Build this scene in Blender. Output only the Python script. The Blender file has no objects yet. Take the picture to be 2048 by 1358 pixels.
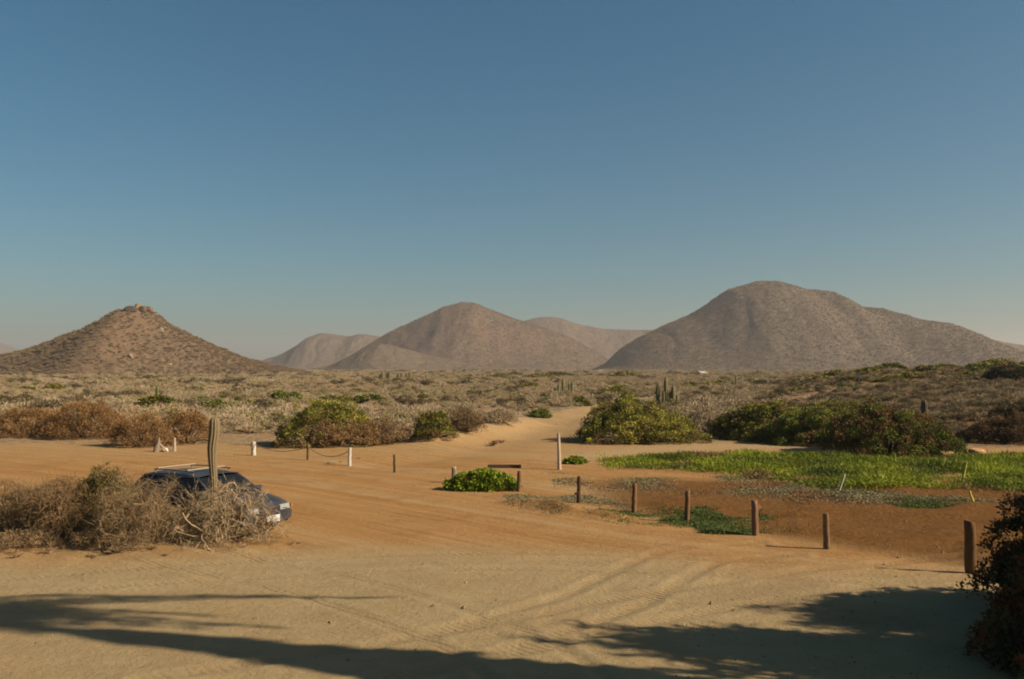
import bpy, math, random
import numpy as np
from mathutils import Vector, Matrix, Quaternion

# ------------------------------------------------------------------ camera, sky, sun, exposure
S = bpy.context.scene
COL = S.collection
W_PX, H_PX, F_PX, HORIZ = 2048.0, 1358.0, 1820.0, 735.0
EYE = 4.0
PITCH = math.atan((HORIZ - H_PX / 2) / F_PX)
cam_d = bpy.data.cameras.new("camera")
cam_d.sensor_width = 36.0
cam_d.lens = 36.0 * F_PX / W_PX
cam_d.clip_start = 0.1
cam_d.clip_end = 20000
cam = bpy.data.objects.new("camera", cam_d)
COL.objects.link(cam)
cam.location = (0, 0, EYE)
cam.rotation_euler = (math.pi / 2 + PITCH, 0, 0)
S.camera = cam

SUN_EL = math.radians(32)
SUN_AZ = math.radians(106)          # clockwise from +Y (the way the camera looks)
SV = Vector((math.sin(SUN_AZ) * math.cos(SUN_EL), math.cos(SUN_AZ) * math.cos(SUN_EL), math.sin(SUN_EL)))
world = bpy.data.worlds.new("World")
S.world = world
world.use_nodes = True
wn, wl = world.node_tree.nodes, world.node_tree.links
bg = wn["Background"]
sky = wn.new("ShaderNodeTexSky")
sky.sky_type = 'NISHITA'
sky.sun_disc = False
sky.sun_elevation = SUN_EL
sky.sun_rotation = SUN_AZ
sky.altitude = 0
sky.air_density = 1.0
sky.dust_density = 1.2
sky.ozone_density = 1.6
tint = wn.new("ShaderNodeMix")
tint.data_type = 'RGBA'
tint.blend_type = 'MULTIPLY'
tint.inputs[0].default_value = 1.0
tint.inputs[7].default_value = (0.81, 0.89, 0.79, 1)
wl.new(sky.outputs[0], tint.inputs[6])
sepn = wn.new("ShaderNodeSeparateColor"); wl.new(tint.outputs[2], sepn.inputs[0])
comb = wn.new("ShaderNodeCombineColor")
for ch, (pw, mul) in enumerate(((1.52, 0.335), (1.07, 0.765), (0.98, 1.045))):      # the film's response to the blue of the sky
    p1 = wn.new("ShaderNodeMath"); p1.operation = 'POWER'; p1.inputs[1].default_value = pw
    p2 = wn.new("ShaderNodeMath"); p2.operation = 'MULTIPLY'; p2.inputs[1].default_value = mul
    wl.new(sepn.outputs[ch], p1.inputs[0]); wl.new(p1.outputs[0], p2.inputs[0]); wl.new(p2.outputs[0], comb.inputs[ch])
wl.new(comb.outputs[0], bg.inputs[0])
bg.inputs[1].default_value = 0.05

sun_d = bpy.data.lights.new("sun", 'SUN')
sun_d.energy = 5.0
sun_d.angle = math.radians(0.7)
sun_d.color = (1.0, 0.83, 0.62)
sun = bpy.data.objects.new("sun", sun_d)
COL.objects.link(sun)
sun.rotation_euler = SV.to_track_quat('Z', 'Y').to_euler()
sun.location = SV * 60

S.view_settings.view_transform = 'Standard'
S.view_settings.look = 'None'
S.view_settings.exposure = 0.82
S.view_settings.gamma = 1.0
S.cycles.max_bounces = 5
S.cycles.diffuse_bounces = 1
S.cycles.glossy_bounces = 2
S.cycles.transparent_max_bounces = 8
S.cycles.volume_bounces = 0
S.cycles.volume_max_steps = 64
S.cycles.filter_width = 1.9        # the old lens is soft

random.seed(4)
RNG = np.random.default_rng(7)

# ------------------------------------------------------------------ helpers
def sm(a, b, x):
    t = np.clip((x - a) / (b - a), 0, 1)
    return t * t * (3 - 2 * t)

def _hash(ix, iy, seed):
    n = (ix.astype(np.int64) * 374761393 + iy.astype(np.int64) * 668265263 + seed * 974634777) & 0xFFFFFFFF
    n = ((n ^ (n >> 13)) * 1274126177) & 0xFFFFFFFF
    n = (n ^ (n >> 16)) & 0xFFFF
    return n / 65535.0

def vnoise(x, y, seed=0):
    x = np.asarray(x, float); y = np.asarray(y, float)
    ix = np.floor(x); iy = np.floor(y)
    fx = x - ix; fy = y - iy
    fx = fx * fx * (3 - 2 * fx); fy = fy * fy * (3 - 2 * fy)
    a = _hash(ix, iy, seed); b = _hash(ix + 1, iy, seed)
    c = _hash(ix, iy + 1, seed); d = _hash(ix + 1, iy + 1, seed)
    return (a * (1 - fx) + b * fx) * (1 - fy) + (c * (1 - fx) + d * fx) * fy

def fbm(x, y, scale, octv=4, seed=0):
    s = 0.0; amp = 0.5; tot = 0.0
    x = np.asarray(x, float) / scale; y = np.asarray(y, float) / scale
    for k in range(octv):
        s = s + amp * (vnoise(x, y, seed + k * 17) - 0.5); tot += amp
        amp *= 0.5; x = x * 2.03 + 5.1; y = y * 2.03 - 3.7
    return s / tot * 2          # about -1..1

def seg_dist(x, y, pts):
    """distance to a polyline"""
    best = np.full(np.shape(x), 1e9)
    for (ax, ay), (bx, by) in zip(pts[:-1], pts[1:]):
        dx, dy = bx - ax, by - ay
        t = np.clip(((x - ax) * dx + (y - ay) * dy) / (dx * dx + dy * dy), 0, 1)
        best = np.minimum(best, np.hypot(x - ax - t * dx, y - ay - t * dy))
    return best

cp, sp_ = math.cos(PITCH), math.sin(PITCH)
def ray(px, py):
    u = (px - W_PX / 2) / F_PX; v = (H_PX / 2 - py) / F_PX
    return u, cp - v * sp_, v * cp + sp_
def flat(px, py, z=0.0):
    a, b, c = ray(px, py); t = (z - EYE) / c
    return (a * t, b * t)
def poly_world(pts):
    return [flat(*p) for p in pts]
def in_poly(x, y, poly):
    x = np.asarray(x, float); y = np.asarray(y, float)
    inside = np.zeros(np.shape(x), bool)
    n = len(poly)
    for i in range(n):
        x1, y1 = poly[i]; x2, y2 = poly[(i + 1) % n]
        if y1 == y2: continue
        c = ((y1 > y) != (y2 > y)) & (x < (x2 - x1) * (y - y1) / (y2 - y1) + x1)
        inside ^= c
    return inside

# landmarks of the ground, in metres
ROAD = poly_world([(-300, 880), (0, 905), (300, 935), (600, 970), (900, 1018), (1300, 1085), (1700, 1128), (2200, 1150)])
TRAIL = poly_world([(760, 930), (930, 905), (1040, 872), (1110, 845), (1170, 826), (1230, 812), (1300, 800)])
BANK = poly_world([(860, 884), (920, 874), (980, 862), (1040, 850)])
BERM = poly_world([(1035, 1006), (1090, 1012), (1150, 1026), (1230, 1036)])
LEDGE = poly_world([(-250, 1066), (-60, 1064), (60, 1062), (140, 1070), (200, 1084), (270, 1086)])
PALE = poly_world([(1560, 812), (1700, 803), (1850, 797), (2100, 790)])
PALE2 = poly_world([(1180, 912), (1300, 898), (1450, 893), (1600, 893), (1760, 905)])

_TR = [[(760, 1330), (1000, 1268), (1200, 1205), (1300, 1150), (1380, 1112), (1560, 1100)],
       [(-100, 1180), (300, 1150), (700, 1128), (1100, 1122), (1500, 1140), (2050, 1165)],
       [(300, 1400), (900, 1300), (1300, 1215), (1650, 1160), (1990, 1132)],
       [(-100, 1040), (300, 1100), (700, 1180), (1000, 1290), (1150, 1400)]]
def _smooth_path(pts, off):
    p = np.array(poly_world(pts)); t = np.linspace(0, len(p) - 1, 40)
    x = np.interp(t, range(len(p)), p[:, 0]); y = np.interp(t, range(len(p)), p[:, 1])
    k = np.hanning(9); k /= k.sum()
    x = np.convolve(np.pad(x, 4, 'reflect', reflect_type='odd'), k, 'valid'); y = np.convolve(np.pad(y, 4, 'reflect', reflect_type='odd'), k, 'valid')
    nx, ny = -np.gradient(y), np.gradient(x); l = np.hypot(nx, ny)
    return list(zip(x + nx / l * off, y + ny / l * off))
TYRES = [_smooth_path(p, o) for p in _TR for o in (0.72, -0.72)]

def tyre_marks(x, y):
    '''signed depth of the tyre ruts, 0..1, near the camera only'''
    m = (y > 9) & (y < 26) & (np.abs(x) < 16)
    out = np.zeros(np.shape(x)); d_all = np.full(np.shape(x), 9.0)
    if m.any():
        xm, ym = x[m], y[m]
        best = np.full(len(xm), 9.0)
        for i, tp in enumerate(TYRES):
            best = np.minimum(best, seg_dist(xm, ym, tp) + 0.05 * (i // 2 % 2))
        d_all[m] = best
    return d_all

def ground_h(x, y):
    x = np.asarray(x, float); y = np.asarray(y, float)
    d = np.maximum(y, 1.0)
    u = x / d
    z = 0.05 * fbm(x, y, 9, 3, 3)
    scrub = sm(48, 62, y)
    z = z + scrub * 0.5 * fbm(x, y, 34, 4, 11) * sm(900, 300, y)
    z = z + sm(0.22, 0.42, u + 0.03 * fbm(x, y, 30, 2, 5)) * sm(62, 150, y) * 3.1 * (1 - sm(190, 420, y))
    z = z + 0.9 * sm(0.36, 0.56, u) * sm(48, 62, y) * (1 - sm(90, 190, y))
    z = z + 0.55 * np.exp(-(seg_dist(x, y, BANK) / 1.6) ** 2)
    z = z + 0.30 * np.exp(-(seg_dist(x, y, BERM) / 0.38) ** 2) * (0.6 + 0.5 * fbm(x, y, 1.3, 2, 8))
    led = seg_dist(x, y, LEDGE)
    z = z + 0.32 * np.exp(-(led / 0.8) ** 2) * (0.8 + 0.5 * fbm(x, y, 1.4, 3, 19))
    z = z + 0.10 * np.exp(-(seg_dist(x, y, poly_world([(-200, 1100), (150, 1110), (400, 1104), (560, 1096)])) / 0.7) ** 2) * (0.5 + fbm(x, y, 1.2, 3, 9))
    dug = in_field(x, y)
    z = z + dug * (0.17 * fbm(x, y, 1.3, 5, 21) + 0.05)
    z = z - 0.12 * np.exp(-(seg_dist(x, y, TRAIL) / 1.8) ** 2)
    td = tyre_marks(x, y)
    z = z - 0.022 * np.exp(-(td / 0.15) ** 4) + 0.018 * np.exp(-((td - 0.26) / 0.09) ** 2)
    z = z + 0.035 * fbm(x, y, 1.6, 3, 44) * sm(24, 16, y)
    hum = scrub * sm(260, 120, y) * 0.25 * np.abs(fbm(x, y, 5, 3, 33))
    return z + hum

def in_field(x, y):
    """0..1 inside the churned orange dirt beyond the post row"""
    g = seg_dist(x, y, POSTLINE)
    side = (y > np.interp(x, PLX, PLY))
    return np.where(side, sm(0.2, 1.6, g), 0) * sm(34, 30, y) * sm(2.0, 4.5, x)
POSTLINE = poly_world([(1030, 990), (1156, 1008), (1268, 1032), (1374, 1050), (1510, 1078), (1654, 1104), (1942, 1150), (2300, 1190)])
PLX = np.array([p[0] for p in POSTLINE]); PLY = np.array([p[1] for p in POSTLINE])

def gh(x, y):
    return float(ground_h(np.array([x], float), np.array([y], float))[0])
def at(px, py):
    """the point of the ground that the photo shows there"""
    a, b, c = ray(px, py)
    t0 = 5.0
    ts = np.geomspace(6, 1500, 1400)
    xs, ys, zs = a * ts, b * ts, EYE + c * ts
    g = ground_h(xs, ys)
    k = np.argmax(zs < g)
    if not (zs < g).any(): k = len(ts) - 1
    x, y = xs[k], ys[k]
    return Vector((x, y, gh(x, y)))

def tag(o, label=None, cat=None, group=None, kind=None):
    if label: o['label'] = label
    if cat: o['category'] = cat
    if group: o['group'] = group
    if kind: o['kind'] = kind
    return o
def link(name, me, parent=None, mat=None, loc=None):
    o = bpy.data.objects.new(name, me)
    COL.objects.link(o)
    if mat is not None and me is not None and not me.materials:
        me.materials.append(mat)
    if parent is not None: o.parent = parent
    if loc is not None: o.location = loc
    return o
def empty(name, loc, rz=0.0):
    o = bpy.data.objects.new(name, None)
    o.empty_display_size = 0.2
    COL.objects.link(o)
    o.location = loc
    o.rotation_euler = (0, 0, rz)
    return o
def copy_tree(o, parent=None):
    c = o.copy(); COL.objects.link(c)
    if parent is not None:
        c.parent = parent
    for ch in list(o.children):
        copy_tree(ch, c)
    return c

def np_mesh(name, V, F, cols=None, smooth=False):
    """V (n,3), F (m,k) all faces with k corners, cols (m,3) per face or (n,3) per vertex"""
    V = np.asarray(V, np.float32); F = np.asarray(F, np.int32)
    me = bpy.data.meshes.new(name)
    n, (m, k) = len(V), F.shape
    me.vertices.add(n); me.vertices.foreach_set("co", V.ravel())
    me.loops.add(m * k); me.loops.foreach_set("vertex_index", F.ravel())
    me.polygons.add(m)
    me.polygons.foreach_set("loop_start", np.arange(0, m * k, k, dtype=np.int32))
    me.polygons.foreach_set("loop_total", np.full(m, k, np.int32))
    me.polygons.foreach_set("use_smooth", np.full(m, smooth, bool))
    if cols is not None:
        cols = np.asarray(cols, np.float32)
        if len(cols) == m:
            vc = np.zeros((n, 4), np.float32); vc[:, 3] = 1
            for j in range(k): vc[F[:, j], :3] = cols
        else:
            vc = np.ones((n, 4), np.float32); vc[:, :3] = cols
        at_ = me.color_attributes.new("col", 'FLOAT_COLOR', 'POINT')
        at_.data.foreach_set("color", vc.ravel())
    me.update(calc_edges=True)
    me.validate()
    return me

class Geo:
    """collects quads (separate) with one colour each"""
    def __init__(s): s.V = []; s.F = []; s.C = []; s.n = 0
    def add(s, V, F, C):
        V = np.asarray(V, float).reshape(-1, 3); F = np.asarray(F, int)
        C = np.asarray(C, float)
        if C.ndim == 1: C = np.tile(C, (len(F), 1))
        s.V.append(V); s.F.append(F + s.n); s.C.append(C); s.n += len(V)
    def quads(s, Q, C):
        Q = np.asarray(Q, float); m = len(Q)
        s.add(Q.reshape(-1, 3), np.arange(4 * m).reshape(m, 4), C)
    def tube(s, pts, rads, C, sides=5):
        pts = np.asarray(pts, float); n = len(pts)
        T = np.gradient(pts, axis=0)
        T /= np.linalg.norm(T, axis=1)[:, None] + 1e-9
        ref = np.array([0, 0, 1.0]) if abs(T[0, 2]) < 0.9 else np.array([1.0, 0, 0])
        A = np.cross(T, ref); A /= np.linalg.norm(A, axis=1)[:, None] + 1e-9
        B = np.cross(T, A)
        ang = np.linspace(0, 2 * np.pi, sides, endpoint=False)
        r = np.asarray(rads, float).reshape(-1, 1, 1) * np.ones((n, 1, 1))
        ring = pts[:, None, :] + r * (np.cos(ang)[None, :, None] * A[:, None, :] + np.sin(ang)[None, :, None] * B[:, None, :])
        V = ring.reshape(-1, 3)
        F = []
        for i in range(n - 1):
            for j in range(sides):
                F.append((i * sides + j, i * sides + (j + 1) % sides, (i + 1) * sides + (j + 1) % sides, (i + 1) * sides + j))
        s.add(V, F, C)
    def box(s, c, size, C, R=None):
        x, y, z = np.array(size) / 2
        P = np.array([(-x, -y, -z), (x, -y, -z), (x, y, -z), (-x, y, -z), (-x, -y, z), (x, -y, z), (x, y, z), (-x, y, z)])
        if R is not None: P = P @ np.array(R).T
        s.add(P + np.array(c), [(0, 3, 2, 1), (4, 5, 6, 7), (0, 1, 5, 4), (1, 2, 6, 5), (2, 3, 7, 6), (3, 0, 4, 7)], C)
    def mesh(s, name, smooth=False):
        return np_mesh(name, np.concatenate(s.V), np.concatenate(s.F), np.concatenate(s.C), smooth)

# ------------------------------------------------------------------ materials
def mat_new(name, rough=0.9, spec=0.1):
    m = bpy.data.materials.new(name); m.use_nodes = True
    b = m.node_tree.nodes["Principled BSDF"]
    b.inputs["Roughness"].default_value = rough
    b.inputs["Specular IOR Level"].default_value = spec
    return m, m.node_tree.nodes, m.node_tree.links, b

def mat_attr(name, rough=0.85, spec=0.12, scale=30.0, amount=0.35, bump=0.0, trans=0.0):
    """colour from the mesh's own colour attribute, varied by noise"""
    m, n, l, b = mat_new(name, rough, spec)
    a = n.new("ShaderNodeAttribute"); a.attribute_name = "col"
    no = n.new("ShaderNodeTexNoise"); no.inputs["Scale"].default_value = scale; no.inputs["Detail"].default_value = 4
    tc = n.new("ShaderNodeTexCoord"); l.new(tc.outputs["Object"], no.inputs["Vector"])
    mr = n.new("ShaderNodeMapRange")
    mr.inputs[3].default_value = 1 - amount; mr.inputs[4].default_value = 1 + amount
    l.new(no.outputs[0], mr.inputs[0])
    mx = n.new("ShaderNodeMix"); mx.data_type = 'RGBA'; mx.blend_type = 'MULTIPLY'; mx.inputs[0].default_value = 1
    l.new(a.outputs["Color"], mx.inputs[6]); l.new(mr.outputs[0], mx.inputs[7])
    l.new(mx.outputs[2], b.inputs["Base Color"])
    if bump:
        bm = n.new("ShaderNodeBump"); bm.inputs["Strength"].default_value = bump; bm.inputs["Distance"].default_value = 0.02
        l.new(no.outputs[0], bm.inputs["Height"]); l.new(bm.outputs[0], b.inputs["Normal"])
    if trans:
        tr = n.new("ShaderNodeBsdfTranslucent"); l.new(mx.outputs[2], tr.inputs[0])
        ms = n.new("ShaderNodeMixShader"); ms.inputs[0].default_value = trans
        l.new(b.outputs[0], ms.inputs[1]); l.new(tr.outputs[0], ms.inputs[2])
        l.new(ms.outputs[0], n["Material Output"].inputs[0])
    return m

M_LEAF = mat_attr("leaf", 0.7, 0.2, 6, 0.3, trans=0.22)
M_TWIG = mat_attr("twig", 0.95, 0.05, 9, 0.3)
M_BARK = mat_attr("bark", 0.95, 0.05, 24, 0.35, bump=0.6)
M_WOOD = mat_attr("weathered_wood", 0.9, 0.1, 38, 0.4, bump=0.5)
M_ROCK = mat_attr("rock", 0.95, 0.1, 1.2, 0.35, bump=0.8)
M_CACT = mat_attr("cactus_skin", 0.8, 0.15, 25, 0.3, bump=0.3)
M_PLAIN = mat_attr("painted_wall", 0.8, 0.2, 3, 0.08)
M_ROPE = mat_attr("rope_fibre", 0.95, 0.05, 60, 0.3)

def ramp(n, stops):
    r = n.new("ShaderNodeValToRGB"); cr = r.color_ramp
    cr.elements[0].position = stops[0][0]; cr.elements[0].color = (*stops[0][1], 1)
    cr.elements[1].position = stops[1][0]; cr.elements[1].color = (*stops[1][1], 1)
    for p, c in stops[2:]:
        e = cr.elements.new(p); e.color = (*c, 1)
    return r

# ------------------------------------------------------------------ ground
def make_ground():
    s_in = np.linspace(-0.72, 0.72, 760)
    s_out = 0.72 * np.exp(np.linspace(0, 1.0, 40))[1:]
    s = np.concatenate([-s_out[::-1], s_in, s_out])
    g = np.geomspace(13.0, 7500.0, 900) - 5.0
    rows = np.concatenate([np.linspace(-60, 7.5, 24), g])
    X = s[None, :] * (np.maximum(rows, 0)[:, None] + 14) * np.where(rows[:, None] < 8, 1.0, 1.0)
    Y = np.repeat(rows[:, None], len(s), 1)
    Z = ground_h(X, Y)
    nr, nc = X.shape
    V = np.stack([X, Y, Z], -1).reshape(-1, 3)
    idx = np.arange(nr * nc).reshape(nr, nc)
    F = np.stack([idx[:-1, :-1], idx[:-1, 1:], idx[1:, 1:], idx[1:, :-1]], -1).reshape(-1, 4)
    x, y = V[:, 0], V[:, 1]
    me = np_mesh("ground", V, F, None, True)
    # zones of soil: R = orange dirt, G = grey scrub litter, B = pale sand
    n1 = fbm(x, y, 4.0, 4, 51); n2 = fbm(x, y, 14.0, 3, 61)
    # pale grey sand in the foreground up to the edge running y ~ 1095..1120 px
    edge = np.interp(x, *zip(*[flat(-400, 1135), flat(0, 1122), flat(300, 1108), flat(600, 1092), flat(900, 1090), flat(1200, 1102), flat(1500, 1128), flat(1800, 1140), flat(2300, 1140)]))
    orange = sm(-1.6, 1.2, (y - edge) + 1.0 * n1 + 0.7 * n2)
    scrub = sm(55, 62, y + 4 * n1 + 3 * n2)
    # the left margin of the sand is bounded by bushes nearer in
    scrub = np.maximum(scrub, sm(46, 50, y + 2 * n1) * (sm(-9.0, -12.0, x) * 0 + sm(-1.0, 2.0, np.abs(x + 2.5) - 5.5)) * 0.75)
    trail = np.exp(-(seg_dist(x, y, TRAIL) / (2.3 + 0.006 * y)) ** 4)
    road_open = sm(1.0, -1.0, y - 60)
    scrub = scrub * (1 - trail * sm(110, 75, y))
    pale = np.exp(-(seg_dist(x, y, PALE) / 1.5) ** 2) * np.clip(0.35 + 0.6 * n1, 0, 0.8)
    pale = np.maximum(pale, np.exp(-(seg_dist(x, y, PALE2) / 1.5) ** 2) * 0.9)
    pale = np.maximum(pale, trail * 0.45 * sm(42, 60, y))
    pale = np.maximum(pale, np.exp(-(seg_dist(x, y, BANK) / 1.6) ** 2) * 0.6)
    pale = np.maximum(pale, np.exp(-(seg_dist(x, y, LEDGE) / 0.8) ** 2) * 0.7)
    litter = sm(0.5, 0, seg_dist(x, y, LEDGE) - 3.0) * 0
    scrub = np.maximum(scrub, sm(0.38, 0.44, x / np.maximum(y, 5)) * sm(44, 47, y))
    scrub = np.clip(scrub * (1 - 0.8 * pale), 0, 1)
    field = in_field(x, y)
    brown = sm(0.26, 0.42, x / np.maximum(y, 5)) * sm(44, 50, y) * (1 - sm(150, 300, y))
    vc = np.stack([orange, scrub, np.clip(pale, 0, 1), np.ones_like(x)], -1).astype(np.float32)
    a = me.color_attributes.new("zone", 'FLOAT_COLOR', 'POINT'); a.data.foreach_set("color", vc.ravel())
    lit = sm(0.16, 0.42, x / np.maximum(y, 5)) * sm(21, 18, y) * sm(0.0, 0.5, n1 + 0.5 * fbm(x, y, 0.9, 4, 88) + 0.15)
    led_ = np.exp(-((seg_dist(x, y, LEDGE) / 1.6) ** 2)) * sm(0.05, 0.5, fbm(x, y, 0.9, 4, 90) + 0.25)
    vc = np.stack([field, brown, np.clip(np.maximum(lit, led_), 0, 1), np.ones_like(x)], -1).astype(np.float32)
    a = me.color_attributes.new("zone_b", 'FLOAT_COLOR', 'POINT'); a.data.foreach_set("color", vc.ravel())
    # across/along coordinates of the driven track, for ruts
    rx = np.array([p[0] for p in ROAD]); ry = np.array([p[1] for p in ROAD])
    yc = np.interp(x, rx, ry)
    k = np.ones(9) / 9
    vflow = (y - yc) * 0.8
    td = tyre_marks(x, y)
    vc = np.stack([np.exp(-(td / 0.16) ** 4), np.exp(-((td - 0.27) / 0.09) ** 2), sm(36, 46, y), np.ones_like(x)], -1).astype(np.float32)
    a = me.color_attributes.new("zone_c", 'FLOAT_COLOR', 'POINT'); a.data.foreach_set("color", vc.ravel())
    fl = np.stack([vflow, x * 0.8 - y * 0.5, np.zeros_like(x)], -1).astype(np.float32)
    a = me.attributes.new("flow", 'FLOAT_VECTOR', 'POINT'); a.data.foreach_set("vector", fl.ravel())

    m, n, l, b = mat_new("sandy_ground", 0.97, 0.05)
    def attr(nm):
        t = n.new("ShaderNodeAttribute"); t.attribute_name = nm; return t
    def sep(src):
        t = n.new("ShaderNodeSeparateColor"); l.new(src, t.inputs[0]); return t
    def mixc(f, a_, b_, bt='MIX'):
        t = n.new("ShaderNodeMix"); t.data_type = 'RGBA'; t.blend_type = bt
        for v, i in ((f, 0), (a_, 6), (b_, 7)):
            if isinstance(v, (int, float)): t.inputs[i].default_value = v
            elif isinstance(v, tuple): t.inputs[i].default_value = (*v, 1)
            else: l.new(v, t.inputs[i])
        return t.outputs[2]
    def math_(op, a_, b_=None, c_=None):
        t = n.new("ShaderNodeMath"); t.operation = op
        for i, v in enumerate((a_, b_, c_)):
            if v is None: continue
            if isinstance(v, (int, float)): t.inputs[i].default_value = v
            else: l.new(v, t.inputs[i])
        return t.outputs[0]
    def noise(vec, scale, det=5, rough=0.55, dist=0.0):
        t = n.new("ShaderNodeTexNoise"); t.inputs["Scale"].default_value = scale
        t.inputs["Detail"].default_value = det; t.inputs["Roughness"].default_value = rough
        t.inputs["Distortion"].default_value = dist
        l.new(vec, t.inputs["Vector"]); return t.outputs[0]
    def mapr(v, a0, a1, b0, b1):
        t = n.new("ShaderNodeMapRange")
        l.new(v, t.inputs[0])
        for i, q in enumerate((a0, a1, b0, b1)): t.inputs[i + 1].default_value = q
        return t.outputs[0]
    tc = n.new("ShaderNodeTexCoord").outputs["Object"]
    z1 = sep(attr("zone").outputs["Color"]); z2 = sep(attr("zone_b").outputs["Color"]); z3 = sep(attr("zone_c").outputs["Color"])
    fv = attr("flow").outputs["Vector"]
    mp = n.new("ShaderNodeMapping"); mp.inputs["Scale"].default_value = (1.0, 0.07, 1.0); l.new(fv, mp.inputs["Vector"])
    ruts = noise(mp.outputs[0], 1.6, 6, 0.62, 0.6)
    ruts_b = noise(mp.outputs[0], 0.45, 4, 0.55, 0.3)
    mp2 = n.new("ShaderNodeMapping"); mp2.inputs["Scale"].default_value = (0.25, 1.6, 1); mp2.inputs["Rotation"].default_value = (0, 0, 0.12); l.new(tc, mp2.inputs["Vector"])
    streak = noise(mp2.outputs[0], 0.9, 6, 0.6, 0.2)
    big = noise(tc, 0.12, 5, 0.6)
    fine = noise(tc, 7.0, 7, 0.75)
    grit = noise(tc, 42.0, 3, 0.8)
    sand = mixc(mapr(streak, 0.3, 0.7, 0, 1), (0.262, 0.194, 0.100), (0.310, 0.236, 0.128))
    sand = mixc(mapr(ruts, 0.5, 0.72, 0, 0.45), sand, (0.274, 0.174, 0.078))
    dirt = mixc(mapr(ruts, 0.34, 0.66, 0, 1), (0.266, 0.137, 0.046), (0.318, 0.192, 0.081))
    dirt = mixc(mapr(ruts_b, 0.52, 0.66, 0, 0.75), dirt, (0.318, 0.211, 0.100))
    fieldc = mixc(mapr(fine, 0.35, 0.65, 0, 1), (0.148, 0.063, 0.016), (0.266, 0.126, 0.037))
    dirt = mixc(math_('MULTIPLY', z2.outputs[0], 0.8), dirt, fieldc)
    blot = noise(tc, 0.55, 6, 0.7, 0.1)
    dirt = mixc(mapr(blot, 0.50, 0.66, 0, 0.45), dirt, (0.200, 0.098, 0.034))
    dirt = mixc(math_('MULTIPLY', z3.outputs[2], mapr(fine, 0.35, 0.65, 0.2, 0.8)), dirt, (0.300, 0.205, 0.098))
    sand = mixc(mapr(blot, 0.46, 0.62, 0, 0.5), sand, (0.262, 0.188, 0.098))
    c = mixc(z1.outputs[0], sand, dirt)
    tread = n.new("ShaderNodeTexWave"); tread.inputs["Scale"].default_value = 3.4; tread.inputs["Distortion"].default_value = 2.5; tread.inputs["Detail"].default_value = 2
    tread.bands_direction = 'DIAGONAL'; l.new(tc, tread.inputs["Vector"])
    tw = math_('MULTIPLY', z3.outputs[0], mapr(noise(tc, 0.35, 3), 0.40, 0.60, 0.15, 1.0))
    c = mixc(math_('MULTIPLY', tw, mapr(tread.outputs["Fac"], 0.3, 0.7, 0.08, 0.34)), c, (0.175, 0.118, 0.060))
    c = mixc(math_('MULTIPLY', z3.outputs[1], 0.30), c, (0.32, 0.245, 0.140))
    scr = mixc(mapr(fine, 0.35, 0.68, 0, 1), (0.160, 0.118, 0.070), (0.290, 0.220, 0.135))
    mid = noise(tc, 0.9, 4, 0.6)
    scr = mixc(mapr(mid, 0.50, 0.66, 0, 0.55), scr, (0.109, 0.081, 0.040))
    scr = mixc(mapr(big, 0.42, 0.62, 0, 0.6), scr, (0.237, 0.147, 0.081))
    scr = mixc(math_('MULTIPLY', z2.outputs[1], 0.9), scr, (0.142, 0.071, 0.027))
    c = mixc(z1.outputs[1], c, scr)
    c = mixc(z1.outputs[2], c, (0.311, 0.222, 0.118))
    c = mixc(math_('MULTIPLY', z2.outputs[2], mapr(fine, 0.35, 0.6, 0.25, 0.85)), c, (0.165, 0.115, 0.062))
    g = math_('ADD', mapr(grit, 0, 1, -0.16, 0.16), mapr(fine, 0, 1, 0.86, 1.14))
    c = mixc(1.0, c, g, 'MULTIPLY')
    # scattered dark crumbs
    cr = n.new("ShaderNodeTexVoronoi"); cr.inputs["Scale"].default_value = 2.2; cr.inputs["Randomness"].default_value = 1; l.new(tc, cr.inputs["Vector"])
    crumb = math_('MULTIPLY', mapr(cr.outputs["Distance"], 0.03, 0.07, 1, 0), mapr(noise(tc, 0.25, 3), 0.50, 0.62, 0, 0.6))
    c = mixc(crumb, c, (0.10, 0.065, 0.035))
    l.new(c, b.inputs["Base Color"])
    hsum = math_('ADD', math_('MULTIPLY', ruts, math_('MULTIPLY', z1.outputs[0], 0.10)), math_('MULTIPLY', fine, 0.045))
    hsum = math_('ADD', hsum, math_('MULTIPLY', grit, 0.010))
    hsum = math_('ADD', hsum, math_('MULTIPLY', streak, 0.05))
    hsum = math_('ADD', hsum, math_('MULTIPLY', math_('MULTIPLY', fine, z2.outputs[0]), 0.40))
    hsum = math_('ADD', hsum, math_('MULTIPLY', math_('MULTIPLY', mid, z1.outputs[1]), 0.5))
    hsum = math_('ADD', hsum, math_('MULTIPLY', math_('MULTIPLY', tread.outputs['Fac'], tw), 0.016))
    hsum = math_('ADD', hsum, math_('MULTIPLY', blot, 0.07))
    bm = n.new("ShaderNodeBump"); bm.inputs["Strength"].default_value = 1.0; bm.inputs["Distance"].default_value = 1.0
    l.new(hsum, bm.inputs["Height"]); l.new(bm.outputs[0], b.inputs["Normal"])
    o = link("ground", me, mat=m)
    tag(o, kind='structure')
    return o
make_ground()

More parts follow.
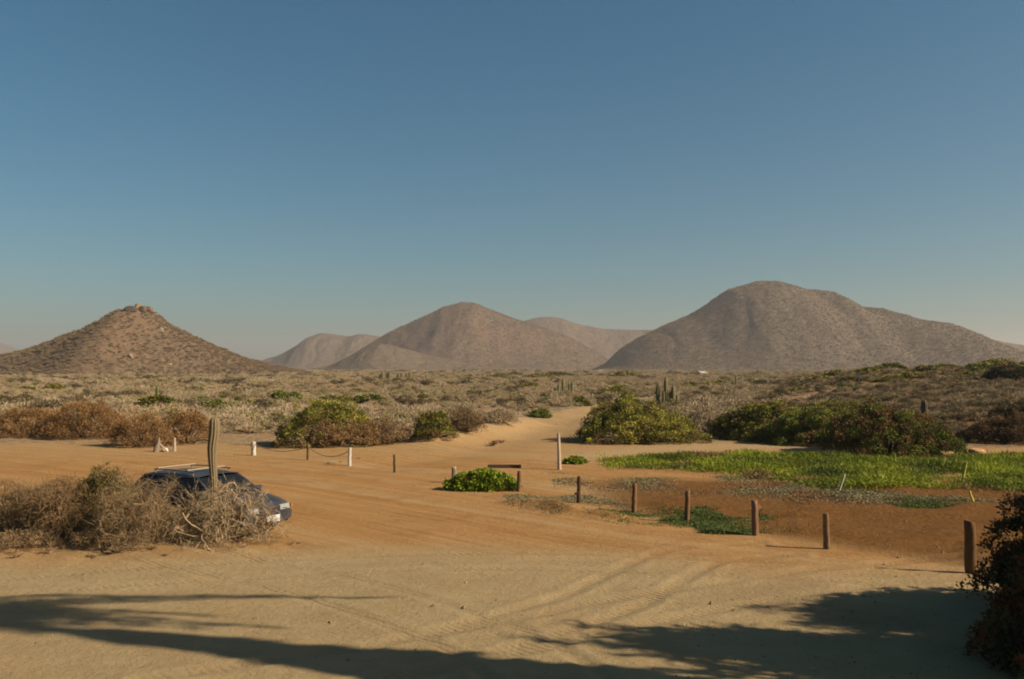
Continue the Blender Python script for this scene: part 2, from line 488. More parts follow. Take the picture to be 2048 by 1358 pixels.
# ------------------------------------------------------------------ hills
def hill_mat(name, c0, c1, c2, sc):
    m, n, l, b = mat_new(name, 1.0, 0.0)
    tc = n.new("ShaderNodeTexCoord").outputs["Object"]
    def noise(s, det=5, r=0.6):
        t = n.new("ShaderNodeTexNoise"); t.inputs["Scale"].default_value = s; t.inputs["Detail"].default_value = det
        t.inputs["Roughness"].default_value = r; l.new(tc, t.inputs["Vector"]); return t.outputs[0]
    f = noise(sc, 7, 0.85); bgn = noise(sc * 0.06, 5, 0.6)
    r1 = ramp(n, [(0.42, tuple(v * 0.62 for v in c0)), (0.58, tuple(v * 1.12 for v in c1))]); l.new(f, r1.inputs[0])
    mx = n.new("ShaderNodeMix"); mx.data_type = 'RGBA'
    mr = n.new("ShaderNodeMapRange"); mr.inputs[1].default_value = 0.45; mr.inputs[2].default_value = 0.62; mr.inputs[4].default_value = 0.6
    l.new(bgn, mr.inputs[0]); l.new(mr.outputs[0], mx.inputs[0]); l.new(r1.outputs[0], mx.inputs[6]); mx.inputs[7].default_value = (*c2, 1)
    l.new(mx.outputs[2], b.inputs["Base Color"])
    bm = n.new("ShaderNodeBump"); bm.inputs["Strength"].default_value = 0.8; bm.inputs["Distance"].default_value = 0.35 / sc
    l.new(f, bm.inputs["Height"]); l.new(bm.outputs[0], b.inputs["Normal"])
    return m
MH_NEAR = hill_mat("near_hillside", (0.110, 0.080, 0.050), (0.145, 0.103, 0.066), (0.150, 0.098, 0.062), 0.45)
MH_FAR = hill_mat("far_hillside", (0.091, 0.068, 0.047), (0.133, 0.097, 0.065), (0.141, 0.091, 0.059), 0.12)
MH_GREY = hill_mat("grey_hillside", (0.096, 0.075, 0.053), (0.136, 0.104, 0.072), (0.120, 0.096, 0.064), 0.12)

HILLS = {}
def make_hill(key, prof, D, mat, seed, k=2.2, gully=0.10, nx=420, nv=170, rough=0.012, wexp=0.9, swing=None):
    P = np.array(prof, float)
    fx = np.linspace(P[0, 0], P[-1, 0], nx)
    fy = np.interp(fx, P[:, 0], P[:, 1])
    ker = np.hanning(13); ker /= ker.sum()
    fy = np.convolve(np.pad(fy, 6, 'edge'), ker, 'valid')
    a, b, c = ray(fx, fy)
    Dr = D + (swing[2] * sm(swing[0], swing[1], fx) if swing else np.zeros(nx))
    X = a / b * Dr; Zr = np.maximum(EYE + c / b * Dr, 0.3)
    zmax = Zr.max()
    t = np.linspace(-1, 1, nv)
    t = np.sign(t) * np.abs(t) ** 1.15
    Wd = k * zmax * (0.25 + 0.95 * (Zr / zmax) ** wexp)
    def surf(Xg, tg, Zg, Wg):
        g = np.cos(np.clip(np.abs(tg), 0, 1) * np.pi / 2) ** 1.35
        Yg = Dr[:, None] + tg * Wg
        z = Zg * g
        rav = np.abs(fbm(Xg + 0.35 * Yg * 0 + 12 * seed, Yg * 0.35, zmax * 0.55, 4, seed)) - 0.25
        z = z + gully * zmax * rav * np.sin(np.clip(np.abs(tg), 0, 1) * np.pi) * (Zg / zmax) ** 0.6
        z = z + rough * zmax * fbm(Xg, Yg, zmax * 0.12, 4, seed + 5) * (0.4 + 0.6 * g)
        return Yg, z - 3.0 * (np.abs(tg) > 0.97)
    Xg = np.repeat(X[:, None], nv, 1); tg = np.repeat(t[None, :], nx, 0)
    Z0 = Zr.copy()
    edges_ = np.linspace(fx[0], fx[-1], 70); mid_ = (edges_[1:] + edges_[:-1]) / 2
    for it in range(4):          # settle the ridge so that the skyline has the traced height
        Yg, Zg = surf(Xg, tg, Z0[:, None], Wd[:, None])
        b_ = Yg * cp + (Zg - EYE) * sp_
        qx = W_PX / 2 + F_PX * Xg / b_; qz = (Zg - EYE) / Yg
        bi = np.clip(np.digitize(qx, edges_) - 1, 0, len(mid_) - 1)
        top = np.full(len(mid_), -1.0); np.maximum.at(top, bi.ravel(), qz.ravel())
        want = np.interp(mid_, fx, (Zr - EYE) / Dr)
        ratio = np.clip((want * D + EYE) / np.maximum(top * D + EYE, 0.5), 0.6, 1.4)
        kk = np.hanning(9); kk /= kk.sum()
        ratio = np.convolve(np.pad(ratio, 4, 'edge'), kk, 'valid')
        rr_ = np.interp(fx, mid_, ratio)
        Z0 = np.maximum(Z0 * rr_ ** 0.7, 0.3)
    Yg, Zg = surf(Xg, tg, Z0[:, None], Wd[:, None])
    V = np.stack([Xg, Yg, Zg], -1).reshape(-1, 3)
    idx = np.arange(nx * nv).reshape(nx, nv)
    F = np.stack([idx[:-1, :-1], idx[1:, :-1], idx[1:, 1:], idx[:-1, 1:]], -1).reshape(-1, 4)
    o = link("hill", np_mesh("hill", V, F, None, True), mat=mat)
    tag(o, kind='structure')
    HILLS[key] = (Xg, Yg, Zg)
    return o
make_hill('left', [(-420, 742), (-300, 735), (-150, 727), (0, 711), (60, 695), (130, 668), (200, 637), (240, 620), (262, 615), (290, 615), (303, 620), (325, 634), (360, 655), (400, 675), (450, 698), (500, 716), (550, 731), (620, 743)], 520, MH_NEAR, 3, 1.9, 0.07, rough=0.03)
make_hill('small', [(440, 738), (490, 728), (520, 721), (560, 708), (590, 690), (620, 671), (645, 665), (680, 670), (700, 672), (722, 667), (750, 671), (790, 678), (850, 700), (950, 738)], 2600, MH_GREY, 8, 2.6, 0.14)
make_hill('spur', [(640, 741), (690, 715), (730, 696), (762, 687), (800, 694), (850, 708), (920, 722), (1010, 738)], 1420, MH_GREY, 12, 3.2, 0.10, 260, 120)
make_hill('centre', [(620, 741), (680, 722), (720, 697), (760, 672), (800, 652), (850, 630), (890, 611), (925, 604), (952, 606), (990, 621), (1040, 640), (1100, 658), (1150, 678), (1200, 706), (1240, 734), (1290, 741)], 1900, MH_FAR, 17, 2.4, 0.10, 600, 240, rough=0.015, wexp=0.6)
make_hill('saddle', [(960, 720), (1000, 680), (1045, 641), (1080, 634), (1120, 635), (1160, 649), (1210, 658), (1260, 660), (1320, 660), (1400, 668), (1520, 715)], 2900, MH_FAR, 22, 2.6, 0.1)
make_hill('right', [(1185, 742), (1215, 716), (1240, 692), (1285, 668), (1322, 651), (1378, 627), (1424, 597), (1450, 578), (1475, 573), (1503, 564), (1544, 561), (1581, 567), (1600, 575), (1646, 579), (1679, 592), (1711, 604), (1748, 613), (1808, 629), (1864, 641), (1915, 653), (1956, 674), (2000, 694), (2060, 722), (2120, 742)], 1500, MH_GREY, 29, 2.0, 0.075, 700, 260, rough=0.016, wexp=0.35, swing=(1560, 1900, -120))
make_hill('edge', [(1850, 735), (1900, 706), (1948, 682), (1990, 680), (2048, 690), (2150, 700), (2300, 715), (2500, 742)], 1950, MH_GREY, 35, 2.0, 0.2, 260, 120)
make_hill('farleft', [(-700, 700), (-400, 672), (-200, 668), (-60, 676), (0, 684), (40, 697), (90, 716), (160, 738)], 5200, MH_GREY, 41, 2.0, 0.2, 200, 80)

def on_hill(key, px, py):
    Xg, Yg, Zg = HILLS[key]
    b = Yg * cp + (Zg - EYE) * sp_
    qx = W_PX / 2 + F_PX * Xg / b
    qy = H_PX / 2 - F_PX * ((Zg - EYE) * cp - Yg * sp_) / b
    e = (qx - px) ** 2 + (qy - py) ** 2 + np.where(np.arange(Xg.shape[1])[None, :] > Xg.shape[1] // 2, 1e6, 0)
    i = np.unravel_index(np.argmin(e), e.shape)
    return Vector((Xg[i], Yg[i], Zg[i]))

# ------------------------------------------------------------------ plants
def unit(v): return v / (np.linalg.norm(v, axis=-1, keepdims=True) + 1e-9)

def blades(rng, P, Dv, L, Wd):
    """thin four-cornered blades starting at P, along Dv"""
    n = len(P)
    side = unit(np.cross(Dv, rng.normal(size=(n, 3))))
    L = np.asarray(L).reshape(-1, 1) * np.ones((n, 1)); Wd = np.asarray(Wd).reshape(-1, 1) * np.ones((n, 1))
    m = P + Dv * L * 0.5
    return np.stack([P, m + side * Wd, P + Dv * L, m - side * Wd], 1)

def dry_shrub_mesh(name, seed, R=0.9, H=0.8, stems=26, subs=9, tw=0.010, cols=((0.24, 0.18, 0.115), (0.17, 0.125, 0.085)), green=0.0, gcol=(0.12, 0.14, 0.03), fine=3):
    rng = np.random.default_rng(seed)
    G = Geo()
    c0, c1 = np.array(cols[0]), np.array(cols[1])
    for i in range(stems):
        a = rng.uniform(0, 2 * np.pi); sp = rng.uniform(0.05, 1.0) ** 0.7
        end = np.array([np.cos(a) * R * sp, np.sin(a) * R * sp, H * (1.05 - 0.55 * sp ** 2) * rng.uniform(0.75, 1.1)])
        t = np.linspace(0, 1, 5)[:, None]
        mid = np.array([end[0] * 0.35, end[1] * 0.35, end[2] * 0.65]) + rng.normal(size=3) * 0.08 * R
        pts = (1 - t) ** 2 * np.zeros(3) + 2 * t * (1 - t) * mid + t * t * end
        cc = c0 * rng.uniform(0.7, 1.15)
        G.tube(pts, np.linspace(tw * 2.2, tw * 0.7, 5), cc * 0.85, 3)
        # side twigs
        ts = rng.uniform(0.35, 1.0, subs)[:, None]
        P = (1 - ts) ** 2 * 0 + 2 * ts * (1 - ts) * mid + ts * ts * end
        Dv = unit(unit(end - mid) * 0.7 + rng.normal(size=(subs, 3)) * 0.75 + np.array([0, 0, 0.25]))
        Ls = rng.uniform(0.12, 0.38, subs) * R
        G.quads(blades(rng, P, Dv, Ls, tw * 1.0), (c0 + (c1 - c0) * rng.random((subs, 1))) * rng.uniform(0.75, 1.2, (subs, 1)))
        for f in range(fine):
            P2 = P + Dv * Ls[:, None] * rng.uniform(0.3, 1.0, (subs, 1))
            D2 = unit(Dv * 0.6 + rng.normal(size=(subs, 3)) * 0.8)
            cc2 = (c0 + (c1 - c0) * rng.random((subs, 1))) * rng.uniform(0.7, 1.25, (subs, 1))
            w2 = tw * 0.9
            if green and rng.random() < green:
                cc2 = np.array(gcol) * rng.uniform(0.6, 1.3, (subs, 1)); w2 = tw * 1.9
            G.quads(blades(rng, P2, D2, Ls * rng.uniform(0.3, 0.6, subs), w2), cc2)
    return G.mesh(name)

def leafy_mesh(name, seed, rx, ry, h, n_clump, per, leaf=(0.09, 0.03), clump_r=0.28, cols=((0.10, 0.13, 0.025), (0.05, 0.07, 0.015)), brown=0.15, bcol=(0.20, 0.12, 0.05), lump=0.22, lean=0.0, skew=0.0, brown_side=None, up=0.3):
    """foliage as leaf clumps spread through an uneven dome (radii rx, ry, height h, base at z=0)"""
    rng = np.random.default_rng(seed)
    c0, c1, cb = map(np.array, (cols[0], cols[1], bcol))
    th = rng.uniform(0, 2 * np.pi, n_clump)
    zc = rng.uniform(0, 1, n_clump) ** 0.9
    rad = rng.uniform(0.45, 1.0, n_clump) ** 0.4
    bumpv = 1 + lump * fbm(np.cos(th) * 2 + seed, np.sin(th) * 2 + zc * 2.3, 0.8, 3, seed) + 0.5 * lump * fbm(np.cos(th) * 2 + seed, np.sin(th) * 2 + zc * 2.3, 0.3, 2, seed + 3)
    s = np.clip(1 - (zc * 0.97) ** 1.7, 0, 1) ** 0.6
    cen = np.stack([np.cos(th) * s * rx * rad * bumpv, np.sin(th) * s * ry * rad * bumpv, zc * h * rad * bumpv + 0.04], -1)
    cen[:, 2] *= 1 - skew * np.clip(cen[:, 0] / rx, -0.3, 1)
    cen[:, 0] += lean * cen[:, 2]
    # clumps: leaves around each centre, mostly on the outer half
    n = n_clump * per
    ci = np.repeat(np.arange(n_clump), per)
    out = unit(np.stack([cen[:, 0] / rx, cen[:, 1] / ry, cen[:, 2] / h + 0.3], -1))
    d = unit(rng.normal(size=(n, 3)) + out[ci] * 0.8)
    rr = clump_r * rng.uniform(0.35, 1.0, n)[:, None] * rng.uniform(0.6, 1.25, n_clump)[ci][:, None]
    P = cen[ci] + d * rr * np.array([1, 1, 0.75])
    P[:, 2] = np.maximum(P[:, 2], 0.01)
    Dv = unit(d * 0.7 + rng.normal(size=(n, 3)) * 0.6 + np.array([0, 0, up]))
    Q = blades(rng, P, Dv, leaf[0] * rng.uniform(0.6, 1.3, n), leaf[1] * rng.uniform(0.7, 1.2, n))
    mixv = np.clip(1 - zc * 0.5 + rng.normal(size=n_clump) * 0.35, 0, 1) * 0 + rng.random(n_clump)
    isb = rng.random(n_clump) < brown
    if brown_side is not None:
        q = (cen[:, 0] / rx * brown_side[0] + cen[:, 1] / ry * brown_side[1] - cen[:, 2] / h * brown_side[2])
        isb = isb | (q + rng.normal(size=n_clump) * 0.18 > brown_side[3])
    cc = c0 + (c1 - c0) * mixv[:, None] ** 0.8
    cc = np.where(isb[:, None], cb * rng.uniform(0.6, 1.2, (n_clump, 1)), cc)
    C = cc[ci] * rng.uniform(0.7, 1.3, (n, 1))
    G = Geo(); G.quads(Q, C)
    # stems of the bush in a second mesh
    St = Geo()
    pick = rng.choice(n_clump, min(n_clump, 34), replace=False)
    for i in pick:
        e = cen[i]; b0 = np.array([e[0] * 0.25, e[1] * 0.25, 0.0])
        t = np.linspace(0, 1, 5)[:, None]
        m_ = b0 * 0.5 + e * 0.5 + rng.normal(size=3) * 0.1 * h + np.array([0, 0, 0.1 * h])
        St.tube((1 - t) ** 2 * b0 + 2 * t * (1 - t) * m_ + t * t * e, np.linspace(0.035, 0.012, 5) * min(1.5, h), (0.11, 0.075, 0.045), 4)
    return G.mesh(name), St.mesh("branches")

def bush(name, px, py, wpx, hpx, label, cat='bush', group=None, seed=1, depth=0.8, twiggy=False, **kw):
    """a bush whose foot is centred on photo pixel (px, py), wpx wide and hpx high there"""
    p = at(px, py)
    dist = p.y
    rx = wpx / 2 / F_PX * dist; h = hpx / F_PX * dist
    ry = rx * depth
    p.y += ry * 0.75
    p.x *= p.y / dist
    rx *= p.y / dist * 0.93; h *= p.y / dist * 0.97
    p.z = gh(p.x, p.y) - 0.03
    e = empty(name, p)
    n_c = kw.pop('n_clump', int(min(1000, max(90, rx * ry * 34 + h * rx * 28))))
    if not twiggy and 'leaf' in kw and kw['leaf'][0] > 0.1: kw['leaf'] = (kw['leaf'][0] * 0.72, kw['leaf'][1] * 0.72); kw.setdefault('per', 90)
    per = kw.pop('per', 50)
    f, s = leafy_mesh('foliage', seed, rx, ry, h, n_c, per, **kw)
    link('foliage', f, e, M_TWIG if twiggy else M_LEAF)
    link('branches', s, e, M_BARK)
    tag(e, label, cat, group)
    return e

DRYC = ((0.27, 0.16, 0.07), (0.13, 0.07, 0.026))
GREYC = ((0.43, 0.335, 0.21), (0.29, 0.22, 0.135))
OLIVE = ((0.36, 0.33, 0.055), (0.090, 0.090, 0.016))
DARKG = ((0.25, 0.235, 0.036), (0.040, 0.046, 0.009))
FRESH = ((0.25, 0.31, 0.020), (0.10, 0.15, 0.010))
dry = dict(leaf=(0.20, 0.011), clump_r=0.30, brown=0.0, twiggy=True, per=60)

# the brown row on the left, behind the sand
bush('dry_bush', 60, 876, 210, 48, "low rust brown bush at the far left edge of the sand", seed=11, cols=DRYC, lump=0.3, **dry)
bush('dry_bush', 175, 880, 190, 72, "tall rusty dry bush left of the one with the debris in front", seed=12, cols=DRYC, **dry)
bush('dry_bush', 212, 852, 130, 50, "fluffy greyish brown bush rising behind the rusty bush row", seed=16, cols=GREYC, **dry)
bush('dry_bush', 285, 896, 130, 62, "dense rust brown bush casting a dark shadow left, behind white debris", seed=13, cols=DRYC, **dry)
bush('dry_bush', 370, 890, 140, 68, "reddish brown dry bush directly behind the tall cactus pole", seed=14, cols=DRYC, **dry)
bush('dry_bush', 455, 862, 110, 26, "low pale grey dry bush right of the tall cactus pole", seed=15, cols=GREYC, **dry)
# large half green bush with the rope in front
bush('large_bush', 660, 896, 240, 90, skew=0.25, label= "large rounded bush, green on top and brown in front, behind the rope", seed=21, cols=OLIVE, leaf=(0.13, 0.035), brown_side=(0.85, -0.55, 0.95, -0.02), bcol=(0.25, 0.155, 0.065), brown=0.06)
bush('dry_bush', 772, 890, 95, 48, "low brown twiggy bush on the right flank of the large green one", seed=22, cols=((0.27, 0.18, 0.095), (0.14, 0.09, 0.045)), **dry)
bush('dark_bush', 868, 884, 84, 52, "small dark green bush beside the pale bank of the trail", seed=23, cols=DARKG, leaf=(0.12, 0.035), brown=0.1)
bush('dry_bush', 930, 868, 96, 42, "brown twiggy bush between the dark green bush and the trail", seed=24, cols=((0.22, 0.145, 0.075), (0.12, 0.08, 0.04)), **dry)
bush('dry_bush', 1000, 850, 70, 22, "small grey brown bush on top of the pale bank", seed=27, cols=GREYC, **dry)
bush('green_bush', 1275, 889, 280, 76, skew=0.35, label= "broad olive green bush on the right side of the trail", seed=25, cols=OLIVE, leaf=(0.14, 0.04), brown=0.16, bcol=(0.15, 0.10, 0.04), lump=0.28, clump_r=0.36)
bush('dry_bush', 1410, 876, 130, 62, label= "grey brown thicket between the olive bush and the dark right-hand bushes", seed=26, cols=GREYC, **dry)
# right-hand group
bush('dark_bush', 1520, 882, 210, 66, skew=-0.2, label= "dark green bush at the left end of the right-hand thicket", seed=31, cols=DARKG, leaf=(0.14, 0.045), brown=0.12, clump_r=0.34)
bush('dark_bush', 1670, 870, 220, 60, label= "dark green bush rising at the back of the right-hand thicket", seed=32, cols=DARKG, leaf=(0.14, 0.045), brown=0.1, clump_r=0.34)
bush('green_bush', 1650, 893, 260, 66, label= "leafy green bush in the middle of the right-hand thicket", seed=33, cols=((0.19, 0.215, 0.028), (0.045, 0.058, 0.010)), leaf=(0.14, 0.045), brown=0.15, clump_r=0.36)
bush('mixed_bush', 1780, 914, 300, 98, skew=0.35, label= "big bush of mixed brown twigs and green leaves in the right-hand thicket", seed=34, cols=((0.17, 0.195, 0.025), (0.045, 0.055, 0.010)), leaf=(0.13, 0.04), brown=0.5, bcol=(0.15, 0.09, 0.032), clump_r=0.34)
bush('green_bush', 1865, 914, 150, 58, skew=0.4, label= "low green bush at the right end of the thicket, by the rocks", seed=35, cols=((0.11, 0.155, 0.018), (0.045, 0.06, 0.010)), leaf=(0.12, 0.035), brown=0.3, bcol=(0.15, 0.09, 0.03))
bush('dark_bush', 2020, 890, 220, 48, label= "dark brown bush at the right edge above the green carpet", seed=36, cols=((0.075, 0.045, 0.018), (0.035, 0.025, 0.010)), leaf=(0.14, 0.03), brown=0.2)
bush('dark_bush', 2030, 845, 120, 24, "dark low bush by the right edge, halfway up the brown slope", seed=37, cols=((0.07, 0.055, 0.02), (0.03, 0.028, 0.010)), leaf=(0.14, 0.03), brown=0.2)
# bright patch at the post
bush('leafy_shrub', 966, 982, 150, 34, "bright green low shrub on the sand beside the stubby post", cat='shrub', seed=41, cols=FRESH, leaf=(0.10, 0.03), clump_r=0.16, depth=0.42, brown=0.06, n_clump=420, per=34, lump=0.2)
bush('leafy_shrub', 1150, 929, 50, 10, "tiny bright green plant at the foot of the tall pale pole", cat='shrub', seed=42, cols=FRESH, leaf=(0.09, 0.03), clump_r=0.13, n_clump=90, per=24, brown=0.05)

# shrubs that stand out of the plain
far_protos = []
for i, (cc, nm) in enumerate(((OLIVE, 'olive'), (DARKG, 'dark'), (((0.20, 0.225, 0.045), (0.11, 0.13, 0.03)), 'light'))):
    far_protos.append(leafy_mesh('foliage', 60 + i, 1.0, 0.9, 0.8, 130, 26, leaf=(0.20, 0.06), clump_r=0.26, cols=cc, brown=0.15, lump=0.4))
FAR_LABEL = ("small olive green shrub dotted in the grey scrub plain", "small dark green shrub dotted in the grey scrub plain", "small pale yellow green shrub dotted in the grey scrub plain")
FARS = []
def far_shrub(px, py, w, h, k, label=None):
    p = at(px, py)
    e = empty('scrub_shrub', p, random.uniform(0, 6.28))
    sx = w / 2 / F_PX * p.y; sz = h / F_PX * p.y / 0.85
    e.scale = (sx, sx, sz)
    link('foliage', far_protos[k][0], e, M_LEAF)
    if p.y < 110: link('branches', far_protos[k][1], e, M_BARK)
    if label is None: FARS.append((px, py, k, e))
    tag(e, label or FAR_LABEL[k], 'shrub', None if label else ('olive shrubs in the plain', 'dark shrubs in the plain', 'pale green shrubs in the plain')[k])
for a in [(560, 803, 34, 18, 2), (585, 801, 40, 14, 2), (345, 817, 46, 16, 2), (402, 806, 46, 11, 2), (430, 820, 60, 16, 2), (475, 822, 60, 14, 2), (510, 812, 40, 10, 0),
          (655, 806, 40, 12, 2), (735, 806, 66, 14, 2), (690, 806, 40, 12, 0), (712, 788, 30, 9, 0), (845, 800, 24, 9, 1), (110, 778, 34, 9, 0), (50, 783, 34, 8, 1), (196, 800, 46, 12, 0),
          (205, 772, 22, 7, 1), (400, 786, 28, 8, 0), (1228, 793, 60, 16, 0), (1255, 802, 30, 14, 1), (1245, 781, 40, 9, 2), (1160, 812, 36, 15, 1), (1190, 808, 18, 10, 1), (1062, 778, 46, 10, 0),
          (1015, 790, 40, 9, 1), (1048, 798, 34, 9, 0), (1083, 835, 40, 14, 2), (1095, 806, 40, 9, 2), (1000, 757, 40, 8, 0), (1030, 753, 28, 7, 1), (1080, 760, 60, 11, 0), (1118, 755, 50, 9, 1), (1385, 776, 50, 9, 1), (1420, 777, 44, 10, 0),
          (1448, 769, 36, 8, 0), (1522, 771, 44, 10, 2), (1500, 768, 30, 8, 0), (1560, 783, 40, 8, 0), (1600, 786, 50, 9, 0), (1640, 760, 44, 9, 0), (1700, 778, 40, 9, 2), (1780, 764, 60, 9, 0), (1850, 762, 44, 9, 1),
          (935, 765, 30, 8, 1), (895, 773, 40, 8, 0), (760, 770, 30, 7, 1), (300, 758, 30, 6, 1), (620, 790, 26, 7, 1), (1212, 830, 30, 9, 0)]:
    far_shrub(*a)
# the green line along the low rise on the right
for i, (px, w, h, k) in enumerate([(1645, 46, 10, 0), (1675, 50, 13, 0), (1705, 40, 10, 1), (1740, 60, 14, 0), (1780, 56, 15, 1), (1820, 50, 13, 0), (1853, 50, 13, 1), (1890, 44, 9, 0), (1935, 50, 11, 0), (1962, 60, 14, 2), (1995, 70, 18, 0), (2035, 60, 20, 0), (2080, 60, 20, 1)]):
    u = ray(px, 735)[0]
    y0 = 128 + 14 * math.sin(i * 2.1)
    x0 = u * y0
    e = empty('scrub_shrub', (x0, y0, gh(x0, y0)), i * 1.3)
    sx = w / 2 / F_PX * y0 * 1.1; e.scale = (sx, sx, 0.95 * h / F_PX * y0 / 0.85)
    link('foliage', far_protos[k][0], e, M_LEAF)
    tag(e, ("leftmost", "second", "third", "fourth", "fifth", "sixth", "seventh", "eighth", "ninth", "tenth", "eleventh", "last visible", "outermost")[i] + " green shrub from the left along the crest of the low rise", 'shrub', 'shrubs along the low rise')
bush('dark_bush', 2020, 766, 110, 30, "near-black bush at the right edge on the low rise", seed=38, cols=((0.035, 0.040, 0.012), (0.018, 0.02, 0.007)), leaf=(0.24, 0.07), clump_r=0.5, n_clump=260)
far_shrub(1250, 757, 56, 12, 0, "olive green shrub in front of the gap between the two big hills")
far_shrub(318, 821, 70, 24, 1, "dark green clump around the lone thin cactus on the left plain")

# tell the dotted shrubs apart by what they stand below and how far out they are
def spot(px, py):
    for lim, nm in ((170, "under the left hill's left shoulder"), (330, "under the left hill's summit"), (520, "under the left hill's right slope"),
                    (700, "above the half green bush"), (860, "above the roped posts' right end"), (1035, "under the middle hill's top"),
                    (1145, "under the low saddle"), (1300, "above the broad olive bush"), (1480, "right of the branching cactus"), (1620, "above the thicket's left end"), (1760, "above the thicket's middle"), (3000, "above the thicket's right end")):
        if px < lim: break
    return nm + (", near the horizon" if py < 768 else (", halfway out" if py < 790 else ", at the scrub's near side"))
buckets = {}
for px, py, k, e in FARS:
    buckets.setdefault((spot(px, py), k), []).append((px, e))
for (nm, k), lst in buckets.items():
    lst.sort(key=lambda t: t[0])
    n_ = len(lst)
    words = {1: [""], 2: ["left ", "right "], 3: ["leftmost ", "middle ", "rightmost "], 4: ["leftmost ", "second ", "third ", "rightmost "]}.get(n_, [""] * n_)
    for w_, (px, e) in zip(words, lst):
        e['label'] = w_ + ("olive", "dark green", "yellow green")[k] + " shrub " + nm

# grey dry scrub of the plain: nobody could count it
def scatter(name, mesh_list, P, scl, rot, label, picks=None):
    me = bpy.data.meshes.new(name)
    me.vertices.add(len(P)); me.vertices.foreach_set("co", np.asarray(P, np.float32).ravel())
    for nm, arr in (("scl", scl), ("rot", rot)):
        a = me.attributes.new(nm, 'FLOAT', 'POINT'); a.data.foreach_set("value", np.asarray(arr, np.float32))
    a = me.attributes.new("pick", 'INT', 'POINT'); a.data.foreach_set("value", (RNG.integers(0, len(mesh_list), len(P)) if picks is None else picks).astype(np.int32))
    me.update()
    o = link(name, me)
    ng = bpy.data.node_groups.new(name, 'GeometryNodeTree')
    ng.interface.new_socket("Geometry", in_out='INPUT', socket_type='NodeSocketGeometry')
    ng.interface.new_socket("Geometry", in_out='OUTPUT', socket_type='NodeSocketGeometry')
    N, L = ng.nodes, ng.links
    gi = N.new('NodeGroupInput'); go = N.new('NodeGroupOutput')
    jn = N.new('GeometryNodeJoinGeometry')
    def na(nm, dt):
        t = N.new('GeometryNodeInputNamedAttribute'); t.data_type = dt; t.inputs[0].default_value = nm; return t
    sa = na("scl", 'FLOAT'); ra = na("rot", 'FLOAT'); pa = na("pick", 'INT')
    cx = N.new('ShaderNodeCombineXYZ'); L.new(ra.outputs[0], cx.inputs[2])
    for i, m in enumerate(mesh_list):
        ob = bpy.data.objects.new(name + "_kind", m)      # only read by the node tree, never linked to the scene
        oi = N.new('GeometryNodeObjectInfo'); oi.inputs[0].default_value = ob
        cmp_ = N.new('FunctionNodeCompare'); cmp_.data_type = 'INT'; cmp_.operation = 'EQUAL'
        ints = [s_ for s_ in cmp_.inputs if s_.type == 'INT']
        L.new(pa.outputs[0], ints[0]); ints[1].default_value = i
        ip = N.new('GeometryNodeInstanceOnPoints')
        L.new(gi.outputs[0], ip.inputs['Points']); L.new(cmp_.outputs[0], ip.inputs['Selection'])
        L.new(oi.outputs['Geometry'], ip.inputs['Instance'])
        L.new(cx.outputs[0], ip.inputs['Rotation']); L.new(sa.outputs[0], ip.inputs['Scale'])
        L.new(ip.outputs[0], jn.inputs[0])
    L.new(jn.outputs[0], go.inputs[0])
    md = o.modifiers.new("scatter", 'NODES'); md.node_group = ng
    tag(o, label, 'scrub', kind='stuff')
    return o

scrub_meshes = []
for i, (cc, gr) in enumerate([(GREYC, 0), (((0.44, 0.35, 0.225), (0.32, 0.25, 0.16)), 0), (((0.42, 0.295, 0.17), (0.27, 0.185, 0.105)), 0), (GREYC, 0.25), (((0.34, 0.265, 0.17), (0.20, 0.15, 0.095)), 0.0), (((0.40, 0.325, 0.185), (0.27, 0.21, 0.115)), 0.2)]):
    m_ = dry_shrub_mesh('scrub', 100 + i, R=1.0, H=0.62, stems=30, subs=9, tw=0.016, cols=cc, green=gr, gcol=(0.18, 0.18, 0.04), fine=3)
    m_.materials.append(M_TWIG); scrub_meshes.append(m_)

for i, cc in enumerate((((0.20, 0.195, 0.05), (0.10, 0.10, 0.03)), ((0.13, 0.10, 0.045), (0.06, 0.05, 0.025)))):
    f_, s_ = leafy_mesh('scrub', 160 + i, 1.0, 0.95, 0.72, 70, 34, leaf=(0.13, 0.03), clump_r=0.30, cols=cc, brown=0.35, bcol=(0.24, 0.18, 0.10), lump=0.6)
    f_.materials.append(M_LEAF); scrub_meshes.append(f_)
HILL_SCRUB = []
for i, cc in enumerate((((0.29, 0.20, 0.12), (0.20, 0.135, 0.08)), ((0.26, 0.20, 0.115), (0.17, 0.13, 0.075)))):
    m_ = dry_shrub_mesh('scrub', 180 + i, R=1.0, H=0.6, stems=26, subs=8, tw=0.022, cols=cc, fine=2)
    m_.materials.append(M_TWIG); HILL_SCRUB.append(m_)

def scrub_points(n, y0, y1, umax, s0, s1, power=1.0):
    y = (RNG.uniform(y0 ** (2 * power), y1 ** (2 * power), n)) ** (1 / (2 * power))
    u = RNG.uniform(-umax, umax, n)
    x = u * y
    dens = fbm(x, y, 12, 3, 71)
    trail = seg_dist(x, y, TRAIL) > 2.0 + 0.010 * y
    keep = trail & (RNG.random(n) < 0.80 + 0.6 * dens)
    keep &= (np.exp(-(seg_dist(x, y, PALE) / 2.4) ** 2) < 0.4)
    x, y = x[keep], y[keep]
    s = RNG.uniform(s0, s1, len(x)) * (1 + 0.55 * fbm(x, y, 18, 3, 73)) * np.where((x / y > 0.30) & (y < 150), 0.7, 1.0)
    return x, y, s
x1, y1, s1 = scrub_points(6500, 60, 150, 0.75, 0.5, 1.15)
x2, y2, s2 = scrub_points(12000, 150, 420, 0.68, 0.65, 1.4)
x3, y3, s3 = scrub_points(12000, 420, 1100, 0.62, 1.0, 2.3)
